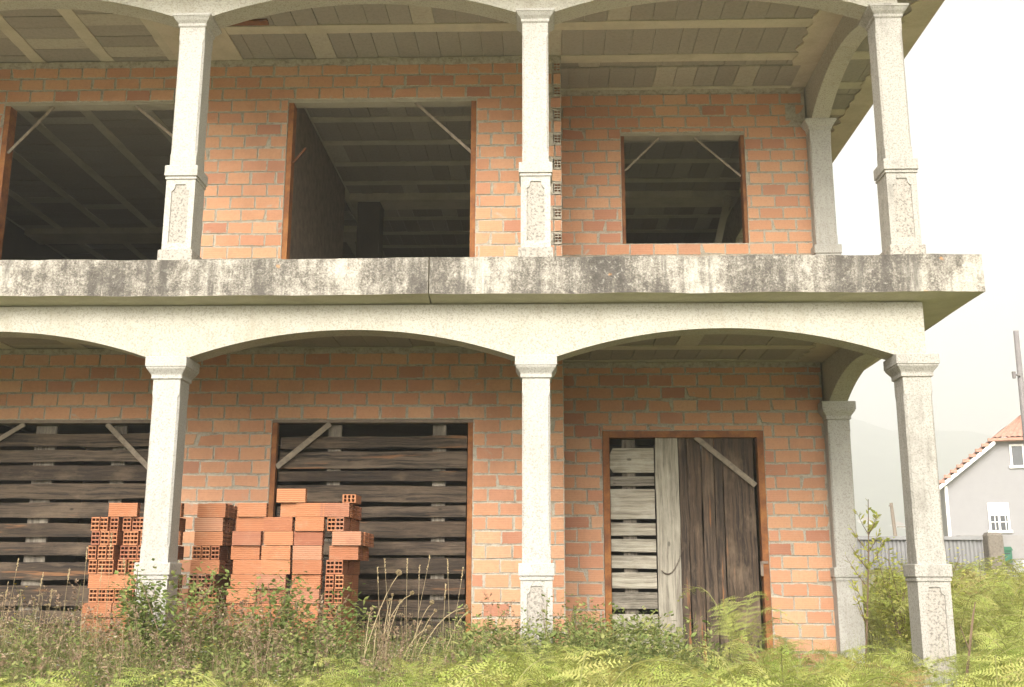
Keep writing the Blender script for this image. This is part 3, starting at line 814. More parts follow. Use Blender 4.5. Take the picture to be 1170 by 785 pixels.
# ------------------------------------------------------------------ vegetation
mat_fern=m_leaf('bracken_green',[(0,(.29,.38,.085)),(.3,(.37,.44,.11)),(.55,(.44,.48,.145)),(.78,(.32,.40,.085)),(.90,(.48,.48,.17)),(.95,(.46,.37,.16)),(1,(.34,.20,.09))],.4)
mat_fstem=m_plain('fern_stalk',(.22,.22,.07),.7)
mat_shrub=m_leaf('yellow_green_leaf',[(0,(.34,.38,.075)),(.4,(.44,.46,.11)),(.7,(.50,.47,.14)),(1,(.28,.33,.07))],.4,True)
mat_bramble=m_leaf('bramble_leaf',[(0,(.13,.19,.05)),(.4,(.20,.26,.075)),(.7,(.28,.31,.10)),(1,(.15,.19,.06))],.4,True)
mat_weedg=m_leaf('weed_green',[(0,(.12,.165,.045)),(.35,(.19,.24,.07)),(.65,(.25,.28,.09)),(1,(.31,.29,.115))],.3,True)
mat_weedb=m_leaf('weed_brown',[(0,(.18,.125,.075)),(.35,(.28,.20,.125)),(.65,(.36,.275,.18)),(.85,(.25,.15,.105)),(1,(.44,.37,.27))],.25,True,.85)
mat_straw=m_leaf('dry_straw',[(0,(.36,.28,.15)),(.5,(.46,.37,.22)),(1,(.30,.22,.12))],.2,True,.8)
mat_white=m_plain('white_petal',(.75,.73,.66),.8,.1); mat_yellow=m_plain('yellow_petal',(.68,.48,.03),.7,.15)
mat_stem=m_plain('brown_twig',(.17,.115,.07),.85,.35,20)

def basis(d,up=Vector((0,0,1))):
    d=d.normalized(); s=d.cross(up)
    if s.length<1e-3: s=Vector((1,0,0))
    s.normalize(); return d,s,s.cross(d).normalized()
def leaf(mb,p,d,n,l,w,m,fold=.15):
    d,s,u=basis(d,n); a=p+d*l*.5
    mid=a-u*fold*w
    mb.add([tuple(p),tuple(a+s*w*.5),tuple(p+d*l),tuple(a-s*w*.5),tuple(mid)],[(0,1,4),(1,2,4),(2,3,4),(3,0,4)],m)
def fern_mesh(seed,nf,hgt,spread,big=1.0):
    rnd=random.Random(seed); mb=MB(); u=rnd.uniform
    for f in range(nf):
        az=2*pi*f/nf+u(-.6,.6); H=hgt*u(.6,1.1); out=spread*u(.7,1.25); tw=u(-.5,.5)
        pts=[];N=24; drp=u(.5,.95)
        bx,by=u(-.08,.08),u(-.08,.08)
        for i in range(N+1):
            t=i/N
            r=out*(t**1.7); z=H*(1-(1-t)**1.9)-max(0,t-.6)**1.5*H*drp
            pts.append(Vector((bx+cos(az+t*tw)*r,by+sin(az+t*tw)*r,z)))
        mb.tube(pts,[.004*(1-.8*i/N)+.0008 for i in range(N+1)],4,1,False)
        i0=9; roll=u(-.5,.5)
        for i in range(i0,N+1):
            t=(i-i0)/(N-i0); d=(pts[min(i+1,N)]-pts[i-1]).normalized()
            _,s,up=basis(d); s,up=s*cos(roll)+up*sin(roll),up*cos(roll)-s*sin(roll)
            PL=(.185*(1-t)**.8+.010)*u(.75,1.15)*(1.35 if big>1 else 1)
            if t<.1: PL*=.8
            for sd in(-1,1):
                pl=PL*u(.8,1.15)
                pd=(s*sd+d*u(.3,.7)-Vector((0,0,1))*u(.0,.35)+up*u(-.2,.3)).normalized()
                pp=pts[i]+d*u(-.006,.006); npn=max(4,int(pl/(.0135 if big==1 else .019))); droop=u(.1,.55)
                for k in range(npn):
                    q=(k+.5)/npn; c=pp+pd*pl*q-Vector((0,0,1))*droop*pl*q*q*.5
                    w=(.027*(1-q)**.8*(.55+.45*(1-t))+.004)*u(.75,1.2)*(1.25 if big>1 else 1)
                    _,ss,uu=basis(pd,up)
                    for s2 in(-1,1):
                        e=c+(ss*s2*.85+pd*.5)*w+uu*w*u(-.45,.2)
                        h=.0046*(1-.4*q)*(1.5 if big>1 else 1)
                        mb.tri(tuple(c-pd*h),tuple(e),tuple(c+pd*h),0)
    return mb.mesh('bracken_fern',[mat_fern,mat_fstem])
FERNS=[fern_mesh(100+i,random.choice([6,7,8]),h,sp) for i,(h,sp) in enumerate([(.80,.46),(.88,.50),(.72,.42),(.95,.50),(.82,.55),(.66,.40),(.98,.52),(.76,.45)])]
GF='bracken ferns growing round the house'
nfern=0
BIGF=[fern_mesh(150+i,h,a,b,1.5) for i,(h,a,b) in enumerate([(4,.78,.55),(5,.85,.6),(3,.72,.5),(4,.9,.62),(5,.75,.58)])]
ZMAX={m.name:max(v.co.z for v in m.vertices) for m in FERNS+BIGF}
def proj(x,y,z):
    a=radians(1.818); X=cos(a)*x+sin(a)*y; Y=-sin(a)*x+cos(a)*y; p=radians(12.4218); D=cos(p)*Y+sin(p)*z; U=-sin(p)*Y+cos(p)*z
    return 585+1219.465*X/D, 392.5-1219.465*U/D
TOPS=[(-100,752),(140,770),(300,752),(430,742),(560,738),(600,728),(690,722),(700,748),(790,748),(830,715),(870,708),(935,722),(985,738),(1030,742),(1066,744),(1085,725),(1100,690),(1130,672),(1180,655)]
def top_row(u):
    for (a,p),(b,q) in zip(TOPS,TOPS[1:]):
        if a<=u<=b: return p+(q-p)*(u-a)/(b-a)
    return 700
def put_fern(x,y,sc,label,z=None,lean=.12,limit=True,vfix=None):
    global nfern
    me=random.choice(BIGF if random.random()<(.85 if y<5.4 else .3) else FERNS); g=gz(x,y) if z is None else z
    if limit:
        us=[proj(x+d,y,-.3)[0] for d in(-.22,0,.22)]; v=vfix or max(top_row(u) for u in us)
        zt=zat(v+R(-6,14)*max(1,8/y-.2),y); sc=min(sc,(zt-g)/ZMAX[me.name])
        if sc<.33: return
    o=bpy.data.objects.new('bracken_fern',me); COL.objects.link(o)
    o.location=(x,y,g-.02); o.scale=(max(sc,.55 if limit else sc),)*2+(sc,)
    o.rotation_euler=(R(-lean,lean),R(-lean,lean),R(0,2*pi)); tag(o,label,'fern',GF); nfern+=1
def inside_house(x,y): 
    if y>9.3 and x<2.75: return True
    for cx in XC:
        if abs(x-cx)<.17 and abs(y-YC)<.17: return True
    return abs(x-2.763)<.17 and abs(y-YI)<.17
def scatter(n,x0,x1,y0,y1,mind,fn,cond=None,seed=0):
    rnd=random.Random(seed); pts=[]; tries=0
    while len(pts)<n and tries<n*60:
        tries+=1; x,y=rnd.uniform(x0,x1),rnd.uniform(y0,y1)
        if inside_house(x,y) or (cond and not cond(x,y)): continue
        if any((x-a)**2+(y-b)**2<mind*mind for a,b in pts): continue
        pts.append((x,y)); fn(x,y)
random.seed(21)
LF='yellow green bracken fern in the dense bed before the door and corner column'
scatter(100,.0,3.9,4.3,7.8,.23,lambda x,y:put_fern(x,y,R(.8,1.1),LF),seed=1)
scatter(26,3.0,4.6,7.9,11.5,.34,lambda x,y:put_fern(x,y,R(.8,1.05),'bright bracken fern in the sunlit bank right of the corner column',None,.12,True,655 if x>3.35 else 715),seed=2)
scatter(120,3.3,8.6,9.5,17.5,.3,lambda x,y:put_fern(x,y,R(1.0,1.3),'bright bracken fern in the far bank before the grey metal gate',None,.12,True,636),seed=3)
scatter(9,.9,2.5,8.3,9.5,.34,lambda x,y:put_fern(x,y,R(.55,.75),'bracken fern under the veranda in front of the pale slatted door'),seed=4)
scatter(74,-2.75,.3,4.0,6.1,.24,lambda x,y:put_fern(x,y,R(.8,1.0),'low bracken fern in front of the brown weeds and brick stacks'),lambda x,y:x>-1.9 or y<5.3,seed=5)
scatter(14,-.8,.5,6.2,7.6,.3,lambda x,y:put_fern(x,y,R(.5,.68),'bracken fern at the foot of the middle granite column'),seed=6)

put_fern(1.50,8.6,.93,'tall bracken fern standing alone against the dark upright boards',None,.05,False)
# weeds nobody could count: one object each
def weed_template(seed,kind):
    rnd=random.Random(seed); mb=MB(); u=rnd.uniform
    V=Vector
    if kind=='brown':        # branching dry stem with seed tufts
        H=u(.6,.95); tilt=V((u(-.2,.2),u(-.2,.2),1)).normalized()
        mb.tube([V((0,0,0)),tilt*H*.5+V((u(-.02,.02),u(-.02,.02),0)),tilt*H],[.003,.0022,.001],3,0,False)
        for k in range(11):
            t=u(.3,1); b=tilt*H*t; a=u(0,6.28); d=V((cos(a),sin(a),u(.7,1.6))).normalized(); l=u(.06,.2)*(1.2-t*.6)
            e=b+d*l; mb.tube([b,e],[.0014,.0008],3,0,False)
            for q in range(7):
                p=b.lerp(e,u(.3,1)); dd=V((u(-1,1),u(-1,1),u(-.3,1))).normalized()
                leaf(mb,p,dd,V((u(-1,1),u(-1,1),1)),u(.014,.034),u(.008,.018),0)
    elif kind=='green':
        H=u(.45,.85); tilt=V((u(-.25,.25),u(-.25,.25),1)).normalized()
        mb.tube([V((0,0,0)),tilt*H],[.003,.001],3,0,False)
        for k in range(34):
            t=u(.12,1); b=tilt*H*t; a=u(0,6.28); d=V((cos(a),sin(a),u(-.1,.9))).normalized()
            c=b+d*u(.0,.09)
            leaf(mb,c,d,V((u(-.6,.6),u(-.6,.6),1)),u(.03,.075),u(.014,.036),0)
    elif kind=='umbel':
        H=u(.7,1.0); tilt=V((u(-.3,.3),u(-.3,.3),1)).normalized(); top=tilt*H
        mb.tube([V((0,0,0)),tilt*H*.6+V((u(-.03,.03),u(-.03,.03),0)),top],[.0028,.002,.0014],3,0,False)
        for hd in range(3):
            e0=top if hd==0 else tilt*H*u(.7,.9)+V((u(-.12,.12),u(-.12,.12),u(0,.06)))
            if hd: mb.tube([tilt*H*.6,e0],[.0013,.001],3,0,False)
            for k in range(26):
                a=u(0,6.28); r=u(.004,.026); p=e0+V((cos(a)*r,sin(a)*r,.012-r*.3)); leaf(mb,p,V((u(-1,1),u(-1,1),u(-.3,1))),V((0,0,1)),u(.007,.014),u(.005,.009),0)
    elif kind=='grass':
        for k in range(12):
            a=u(0,6.28); H=u(.35,.8); o=V((u(-.05,.05),u(-.05,.05),0)); bend=u(.05,.35); w=u(.002,.004)
            prev=o; s=V((-sin(a),cos(a),0))*w; last=None
            for i in range(1,5):
                t=i/4; p=o+V((cos(a)*bend*t*t,sin(a)*bend*t*t,H*t*(1-.15*t)))
                ww=s*(1-t*.85); 
                mb.quad(tuple(prev-s),tuple(prev+s),tuple(p+ww),tuple(p-ww),0); prev=p; s=ww
    elif kind=='flower':
        H=u(.55,.9); tilt=V((u(-.15,.15),u(-.15,.15),1)).normalized()
        mb.tube([V((0,0,0)),tilt*H],[.002,.001],3,0,False)
        for k in range(5):
            a=u(0,6.28); b=tilt*H*u(.6,.95); e=b+V((cos(a),sin(a),u(1,2))).normalized()*u(.05,.12)
            mb.tube([b,e],[.001,.0008],3,0,False)
            for q in range(6):
                aa=q*pi/3; leaf(mb,e,V((cos(aa),sin(aa),.5)),V((0,0,1)),.011,.008,1)
    return mb
import numpy as np
def mass(name,templates,n,region,mats,kind_label,label,hfun,seed):
    rnd=random.Random(seed); T=[(np.array(t.v,dtype=np.float32),t.f,t.m) for t in templates]
    VV=[];lens=[];idx=[];mm=[];off=0;c=0;tries=0
    while c<n and tries<n*20:
        tries+=1; x,y=region(rnd)
        if inside_house(x,y): continue
        h=hfun(x,y,rnd)
        if h<=0: continue
        v,f,m=rnd.choice(T); a=rnd.uniform(0,6.283); ca,sa=cos(a),sin(a); s=h
        w=np.empty_like(v); w[:,0]=(v[:,0]*ca-v[:,1]*sa)*s+x; w[:,1]=(v[:,0]*sa+v[:,1]*ca)*s+y; w[:,2]=v[:,2]*s+gz(x,y)-.03
        VV.append(w)
        for q,mi in zip(f,m): idx.extend(k+off for k in q); lens.append(len(q)); mm.append(mi)
        off+=len(v); c+=1
    V=np.concatenate(VV); me=bpy.data.meshes.new(name)
    me.vertices.add(len(V)); me.vertices.foreach_set('co',V.ravel())
    me.loops.add(len(idx)); me.loops.foreach_set('vertex_index',np.array(idx,dtype=np.int32))
    L=np.array(lens,dtype=np.int32); st=np.concatenate([[0],np.cumsum(L)[:-1]]).astype(np.int32)
    me.polygons.add(len(L)); me.polygons.foreach_set('loop_start',st)
    try: me.polygons.foreach_set('loop_total',L)
    except Exception: pass
    for m in mats: me.materials.append(m)
    me.polygons.foreach_set('material_index',np.array(mm,dtype=np.int32)); me.update(calc_edges=True); me.validate()
    o=bpy.data.objects.new(name,me); COL.objects.link(o); tag(o,label,kind_label,kind='stuff'); return o
def reg_left(r):
    x=r.uniform(-5.2,-.25); y0=5.3 if x>-2.4 else 4.7
    return x,y0+(8.5-y0)*r.random()**.8
def h_left(x,y,r):
    h=.70+.28*min(1,max(0,(y-5.5)/2.2)); h*=.85+.3*mnoise.noise((x*1.1,y*1.1,4))+r.uniform(-.15,.1)
    if y>8.3: h*=.7
    if x>-1.3: h*=.82
    return h
def reg_all(r): return r.uniform(-5.2,4.6),5.2+4.1*r.random()
mass('weeds',[weed_template(i,'brown') for i in range(10)],800,reg_left,[mat_weedb],'weeds','brown dry weeds tangled in front of the brick stacks',h_left,1)
mass('undergrowth',[weed_template(20+i,'green') for i in range(10)],2500,reg_left,[mat_weedg],'weeds','green leafy weeds in front of the brick stacks',lambda x,y,r:h_left(x,y,r)*.86,2)
mass('dead_stalks',[weed_template(130+i,'umbel') for i in range(8)],230,reg_left,[mat_straw],'weeds','beige dead flower heads standing over the green weeds',lambda x,y,r:h_left(x,y,r)*r.uniform(.85,1.1),11)
mass('grass',[weed_template(40+i,'grass') for i in range(8)],2600,reg_all,[mat_weedg],'grass','long grass between the weeds and ferns',lambda x,y,r:r.uniform(.6,1.0)*(.85 if x>-.3 else 1.05),3)
mass('wild_flowers',[weed_template(60+i,'flower') for i in range(6)],130,reg_left,[mat_weedg,mat_white],'flowers','small white flowers among the brown weeds',lambda x,y,r:h_left(x,y,r)*1.05,4)
mass('wild_flowers',[weed_template(70+i,'flower') for i in range(6)],34,reg_left,[mat_weedg,mat_yellow],'flowers','small yellow flowers among the brown weeds',lambda x,y,r:h_left(x,y,r)*1.05,5)
mass('undergrowth',[weed_template(80+i,'green') for i in range(8)]+[weed_template(90+i,'brown') for i in range(3)],420,lambda r:(r.uniform(-.5,1.0),r.uniform(6.6,8.6)),[mat_weedg],'weeds','leafy weeds round the foot of the middle column',lambda x,y,r:r.uniform(.6,.95),6)
mass('undergrowth',[weed_template(110+i,'green') for i in range(8)],700,lambda r:(r.uniform(2.9,9.5),r.uniform(8.4,17)),[mat_shrub],'weeds','yellow green weeds in the bank before the metal gate',lambda x,y,r:r.uniform(.5,.85),7)

def px(u,v,Y):
    du,dv=u-585,v-392.5; X,D,U=du/1219.465,1.,-dv/1219.465; p=radians(12.4218); y_=cos(p)*D-sin(p)*U; z=sin(p)*D+cos(p)*U; a=radians(1.818)
    x=cos(a)*X-sin(a)*y_; yy=sin(a)*X+cos(a)*y_; k=Y/yy; return (x*k,Y,z*k)
# leafy bushes
def bush(name,x,y,h,w,n,lsize,mat,label,cat,group=None,stems=7,seed=0):
    rnd=random.Random(seed); u=rnd.uniform; st=MB(); lf=MB(); z0=gz(x,y)
    tips=[]
    for k in range(stems):
        a=u(0,6.28); r=w*sqrt(u(.05,1)); top=Vector((x+cos(a)*r,y+sin(a)*r,z0+h*u(.6,1)))
        b=Vector((x+u(-.05,.05),y+u(-.05,.05),z0-.03)); mid=b.lerp(top,.55)+Vector((u(-.08,.08),u(-.08,.08),h*.08))
        st.tube([b,mid,top],[.008,.005,.002],4); tips.append((b,mid,top))
    for i in range(n):
        b,mid,top=rnd.choice(tips); t=u(.25,1); p=(b.lerp(mid,t/.55) if t<.55 else mid.lerp(top,(t-.55)/.45))
        p=p+Vector((u(-1,1),u(-1,1),u(-.7,.8)))*.13*(w/.4)**.5
        if p.z<z0+.02: continue
        d=Vector((u(-1,1),u(-1,1),u(-.5,.6)))
        leaf(lf,p,d,Vector((u(-.5,.5),u(-.5,.5),1)),lsize*u(.6,1.2),lsize*u(.4,.7),0)
    root=empty(name,(x,y,z0),label,cat,group)
    st.build('stem',mat_stem,root); lf.build('foliage',mat,root)
random.seed(31)
for i,(x,y,h,w,lb) in enumerate([(-2.5,7.25,.98,.40,'green bramble growing between the narrow and big brick stacks'),(-1.95,7.3,.88,.42,'green bramble spreading at the foot of the big brick stack'),(-1.5,7.35,.80,.36,'green bramble below the six holed ends of the big brick stack'),(-2.72,7.5,1.05,.22,'green bramble climbing beside the left granite column'),(.12,7.7,.82,.20,'bramble shoot leaning on the right edge of the middle column'),(.45,7.75,.66,.42,'bramble with reddish twigs between middle column and door')]):
    bush('bramble_bush',x,y,h,w,1100 if i!=4 else 120,.05 if i<4 else .042,mat_bramble if i<4 else mat_weedg,lb,'bramble','brambles at the foot of the veranda',seed=50+i)
for i,(x,y,h,w,lb) in enumerate([(3.75,11.2,1.15,.55,'yellow green shrub between the inner and corner columns'),(3.2,9.9,1.15,.45,'low yellow shrub behind the corner column'),(5.2,13.2,1.1,.7,'yellow green shrub under the metal gate right of the corner column'),(6.6,15.2,1.1,.9,'bushy shrub before the gate pillar'),(7.9,16.5,.95,.9,'bushy shrub below the green mailbox')]):
    bush('shrub',x,y,h,w,1500,.05,mat_shrub,lb,'shrub','shrubs before the metal gate',stems=12,seed=70+i)
# the willow sapling between the two right columns
def sapling(x,y,h,label,seed):
    rnd=random.Random(seed); u=rnd.uniform; tr=MB(); lf=MB(); z0=gz(x,y); root=empty('willow_sapling',(x,y,z0),label,'sapling')
    main=[Vector((x+.06*sin(t*2.2)+.08*t*t,y,z0+h*t)) for t in [i/10 for i in range(11)]]
    tr.tube(main,[.009*(1-.85*i/10)+.002 for i in range(11)],5)
    br=[main[3:]]
    for k in range(14):
        i=rnd.randint(2,8); a=u(0,6.28); b=main[i]; l=u(.25,.5)*(1.1-i/12)
        d=Vector((cos(a)*.8,sin(a)*.8,1.1)).normalized(); e=[b,b+d*l*.5,b+d*l+Vector((0,0,.03))]; tr.tube(e,[.005,.003,.0015],4); br.append(e)
    for b in br:
        for k in range(26 if b is br[0] else 13):
            i=rnd.randint(0,len(b)-2); p=b[i].lerp(b[i+1],u(0,1)); d=Vector((u(-1,1),u(-1,1),u(.1,1.1)))
            leaf(lf,p,d,Vector((u(-1,1),u(-1,1),.6)),u(.04,.075),u(.016,.028),0)
    tr.build('trunk',mat_stem,root); lf.build('foliage',mat_shrub,root)
sapling(px(984,690,9.7)[0],9.7,1.55,'thin yellow leaved sapling between the inner and corner columns',3)
# dead twig standing in the ferns
mb=MB(); mb.tube([(2.20,6.1,gz(2.2,6.1)),(2.27,6.1,-.52),(2.34,6.12,-.2),(2.36,6.12,-.12)],[.01,.008,.006,.003],5)
mb.tube([(2.3,6.1,-.38),(2.25,6.08,-.24)],[.004,.002],4)
tag(mb.build('dead_twig',mat_stem),'brown dead twig sticking out of the ferns','twig')

# dried wild carrots with nest shaped heads, one thing each
def carrot(pts,r,label,seed):
    rnd=random.Random(seed); u=rnd.uniform; st=MB(); pts=[Vector(p) for p in pts]
    fine=[]
    for i in range(9):
        t=i/8; a=pts[0].lerp(pts[1],t); b=pts[1].lerp(pts[2],t); fine.append(a.lerp(b,t))
    root=empty('wild_carrot',pts[0],label,'dried flower','dried wild carrots by the brick stack')
    st.tube(fine,[.0042-.0022*i/8 for i in range(9)],4); st.build('stem',mat_straw,root)
    hd=MB(); top=fine[-1]; d=(fine[-1]-fine[-3]).normalized(); d=(d+Vector((0,-.3,.3))).normalized(); _,s,up=basis(d)
    for k in range(46):
        a=u(0,6.28); ph=u(.2,1.0); rr=r
        pts_=[]
        for q in range(4):
            t=q/3; w=sin(t*pi*.78)*rr*ph; pts_.append(top+d*(rr*1.5*t*(1-.15*ph))+(s*cos(a)+up*sin(a))*w)
        hd.tube(pts_,.0011,3,0,False)
        e=pts_[-1]; 
        for q in range(3): leaf(hd,e,Vector((u(-1,1),u(-1,1),u(-1,1))),Vector((0,0,1)),.008,.006,0)
    hd.build('seed_head',mat_straw,root)
YCt=7.2
heads=[((402,725),(430,690),(455,658),.024),((420,735),(440,690),(470,680),.017),((425,735),(450,700),(458,690),.016),((450,735),(480,700),(493,691),.019),((455,735),(490,700),(531,695),.017),((440,735),(465,725),(489,719),.018),((480,740),(498,725),(502,733),.018),((500,745),(512,735),(515,742),.014),((425,735),(430,715),(431,718),.017),((432,735),(440,705),(446,688),.013),((440,740),(445,700),(449,682),.011),((450,735),(485,710),(497,700),.014),((415,735),(420,700),(425,698),.013),((438,735),(444,720),(440,729),.015),((490,745),(520,700),(536,700),.010)]
words=['tall dried wild carrot leaning to the right with the highest round head','dried wild carrot with a ragged head above the cluster','dried wild carrot with a wide head near the stack','dried wild carrot with a pale cup head before the dark boards','dried wild carrot on a long bent stalk reaching the door edge','dried wild carrot with a drooping nest head in mid doorway','dried wild carrot with a low heavy head over the ferns','dried wild carrot with the lowest small head over the ferns','dried wild carrot with a brown head beside the big stack','small dried wild carrot in the thick of the cluster','tiny dried wild carrot head standing upright over the cluster','dried wild carrot with a hanging head below the bent stalk','small dried wild carrot just right of the stacked bricks','dried wild carrot with a short stalk sunk in the weeds','smallest dried wild carrot beside the rusty door edge']
for i,((a,b,c,r),lb) in enumerate(zip(heads,words)):
    Y=YCt+.12*(i%4)-.1
    p0=px(*a,Y); p0=(p0[0],Y,gz(p0[0],Y)); carrot([p0,px(*b,Y),px(*c,Y)],r,lb,200+i)
# tall dry grass stalks by the boards
def stalk(u0,v1,Y,seed):
    rnd=random.Random(seed); top=Vector(px(u0,v1,Y)); b=Vector((top.x+rnd.uniform(-.12,.12),Y,gz(top.x,Y))); mb=MB()
    mid=b.lerp(top,.6)+Vector((rnd.uniform(-.03,.03),0,.02)); mb.tube([b,mid,top],[.0022,.0018,.001],3)
    for k in range(18):
        p=top-(top-mid).normalized()*.10*rnd.random(); leaf(mb,p,Vector((rnd.uniform(-.5,.5),rnd.uniform(-.5,.5),1)),Vector((0,1,0)),.016,.006,0)
    tag(mb.build('dry_grass_stalk',mat_straw),'thin pale dry grass stalk with a seed spike before the dark boards','grass stalk','dry grass stalks before the dark boards')
for i,(u_,v_) in enumerate([(100,628),(128,612),(142,640),(80,650),(22,640),(50,655),(117,650),(466,640),(480,646),(492,636),(510,668),(512,640),(432,650),(440,640),(530,650),(60,676),(10,668)]): stalk(u_,v_,7.3+.05*(i%5),300+i)

# ------------------------------------------------------------------ background
def neighbour():
    root=empty('neighbour_house',(14.65,40,0),'lilac grey gabled house with an orange tiled roof beyond the gate','house')
    X0,X1,Y0,Y1=0,6.6,0,9; ze=3.44; zc=4.93; xa,xb=1.84,4.76; zr=6.12; xm=3.3
    mb=MB(); mb.prism([(X0,GB-.3),(X1,GB-.3),(X1,ze),(xb,zc),(xa,zc),(X0,ze)],lambda u,v,k:(u,Y0+(Y1-Y0)*k,v)); mb.build('wall',M['house'],root)
    rf=MB(); o=.2; th=.14; sl=(zc-ze)/(xa-X0)
    XL=X0-o; zl=ze-o*sl; yf=Y0-.3
    hipb=Y0+1.6
    def pan(P,n,m=0):   # tiles: corrugated strips along the slope
        pass
    def slope(A,B,C,D,n):    # A,B eave edge; D,C top edge; corrugated along the fall line
        A,B,C,D=map(Vector,(A,B,C,D)); nn=(B-A).cross(D-A).normalized()
        if nn.z<0: nn=-nn
        prev=None
        for i in range(n*4+1):
            t=i/(n*4); h=.045*abs(sin(pi*t*n)); p=A.lerp(B,t)+nn*h; q=D.lerp(C,t)+nn*h
            if prev: rf.quad(tuple(prev[0]),tuple(p),tuple(q),tuple(prev[1]))
            prev=(p,q)
    slope((XL,yf,zl+th),(XL,Y1,zl+th),(xm,Y1,zr+th),(xm,hipb,zr+th),38)
    # lower front part of left slope up to the clipped gable
    slope((XL,yf,zl+th),(XL,yf+.001,zl+th),(xm,hipb,zr+th),(xa,yf,zc+th+.02),2)
    XR=X1+o
    slope((XR,Y1,zl+th),(XR,yf,zl+th),(xm,hipb,zr+th),(xm,Y1,zr+th),38)
    slope((xa-.1,yf-.1,zc+th-.03),(xb+.1,yf-.1,zc+th-.03),(xm+.02,hipb,zr+th),(xm-.02,hipb,zr+th),16)
    rf.prism([(xa-.12,zc),(xb+.12,zc),(xb+.05,zc+.1),(xa-.05,zc+.1)],lambda u,v,k:(u,yf-.1+.5*k,v))
    roof=rf.build('roof',M['tile'],root)
    for s,(xe,xt) in((1,(XL,xa)),(-1,(XR,xb))):
        bb=MB(); bb.prism([(xe,zl-.10),(xt,zc-.12),(xt,zc+.04),(xe,zl+.06)],lambda u,v,k:(u,yf-.05+.33*k,v)); bb.build('barge_board',M['white'],roof)
    mb=MB(); mb.box(.02,.12,-.10,-.01,GB,3.36); mb.build('downpipe',M['white'],root)
    tl=MB()
    for i in range(9):
        t=(i+.5)/9; x=XL+(xa-XL)*t; z=zl+(zc-zl)*t+.14; tl.box(x-.12,x+.12,yf-.08,yf+.1,z-.06,z+.05)
    tl.build('verge_tiles',M['tile'],roof)
    def window(x0,x1,z0,z1,nx,nz,curtain=True):
        w=MB(); e=.07
        w.box(x0,x0+e,Y0-.05,Y0+.02,z0,z1); w.box(x1-e,x1,Y0-.05,Y0+.02,z0,z1); w.box(x0+e,x1-e,Y0-.05,Y0+.02,z1-e,z1); w.box(x0-.06,x1+.06,Y0-.08,Y0+.02,z0-.06,z0+e*.6)
        xm_=(x0+x1)/2; w.box(xm_-.035,xm_+.035,Y0-.045,Y0+.02,z0+e*.6,z1-e)
        for i in range(1,nx):
            for s in(0,1):
                a=x0+e+(xm_-x0-e)*i/nx + s*(xm_-x0); w.box(a-.014,a+.014,Y0-.04,Y0,z0+e,z1-e)
        for j in range(1,nz): zz=z0+(z1-z0)*j/nz; w.box(x0+e,x1-e,Y0-.038,Y0,zz-.014,zz+.014)
        wo=w.build('window',M['white'],root)
        g=MB(); g.quad((x0,Y0-.012,z0),(x1,Y0-.012,z0),(x1,Y0-.012,z1),(x0,Y0-.012,z1)); g.build('pane',M['glass'],wo)
        if curtain:
            c=MB(); c.quad((x0+e,Y0-.016,z0+(z1-z0)*.55),(x1-e,Y0-.016,z0+(z1-z0)*.55),(x1-e,Y0-.016,z1-e),(x0+e,Y0-.016,z1-e)); c.build('curtain',M['curtain'],wo)
    window(1.42,2.12,1.70,2.72,2,3); window(2.33,3.25,4.01,4.82,1,1,False)
    for o in list(root.children)+[g for c in root.children for g in c.children]: o.location=(0,0,0)
    root.rotation_euler=(0,0,radians(-16))
neighbour()
# corrugated metal gate
mb=MB(); n=44; prev=None; x0,x1=5.2,8.72
for i in range(n*4+1):
    x=x0+(x1-x0)*i/(n*4); y=22+.016*(1 if (i//2)%2 else -1)
    if prev is not None: mb.quad((prev[0],prev[1],GB-.1),(x,y,GB-.1),(x,y,.84),(prev[0],prev[1],.84))
    prev=(x,y)
mb.build('x',M['zinc']); o=bpy.data.objects['x']; o.name='sheet'
gate=empty('metal_gate',(7,22,GB),'grey corrugated metal gate in front of the lilac house','gate'); o.parent=gate; o.location=-gate.location
mb=MB(); mb.box(5.2,8.72,21.93,21.97,.78,.85); mb.box(5.2,8.72,21.93,21.97,-.3,-.24); mb.build('rail',M['zinc'],gate)
mb=MB(); loft(mb,8.90,21.9,[(.15,.02,GB-.1),(.15,.02,.86),(.12,.03,.92)]); tag(mb.build('gate_pillar',M['stone']),'squat grey stone pillar at the end of the metal gate','pillar')
mb=MB(); mb.box(6.0,7.35,19.9,20.2,GB-.1,.19,0,.03); tag(mb.build('stone_wall',M['stone']),'low dark stone wall behind the sapling','wall')
mb=MB(); mb.box(9.07,14.2,24.05,24.3,GB-.1,.95,0,.01); tag(mb.build('boundary_wall',M['grey']),'dark grey boundary wall carrying the green mailbox','wall')
mbx=empty('mailbox',(9.96,24.0,.35),'small green metal mailbox on the grey wall right of the pillar','mailbox')
b=MB(); b.box(9.84,10.08,23.86,24.04,.36,.62); b.prism([(9.82,.62),(10.10,.62),(10.06,.70),(9.86,.70)],lambda u,v,k:(u,23.83+.21*k,v)); b.build('body',M['green'],mbx)
b=MB(); b.box(9.88,10.04,23.852,23.859,.545,.565); b.build('slot',M['glass'],mbx)
wb=empty('meter_cabinet',(10.4,23.6,GB),'low white cabinet with a small dark opening below the grey wall','cabinet')
b=MB(); b.box(10.10,11.1,23.4,23.9,GB-.1,.40); b.build('body',M['white'],wb); b=MB(); b.box(10.36,10.50,23.385,23.398,.16,.28); b.build('vent',M['glass'],wb)
bush('shrub',10.7,23.6,1.75,.4,400,.06,mat_weedb,'dry brown bush behind the low white cabinet','shrub','shrubs before the metal gate',seed=90)
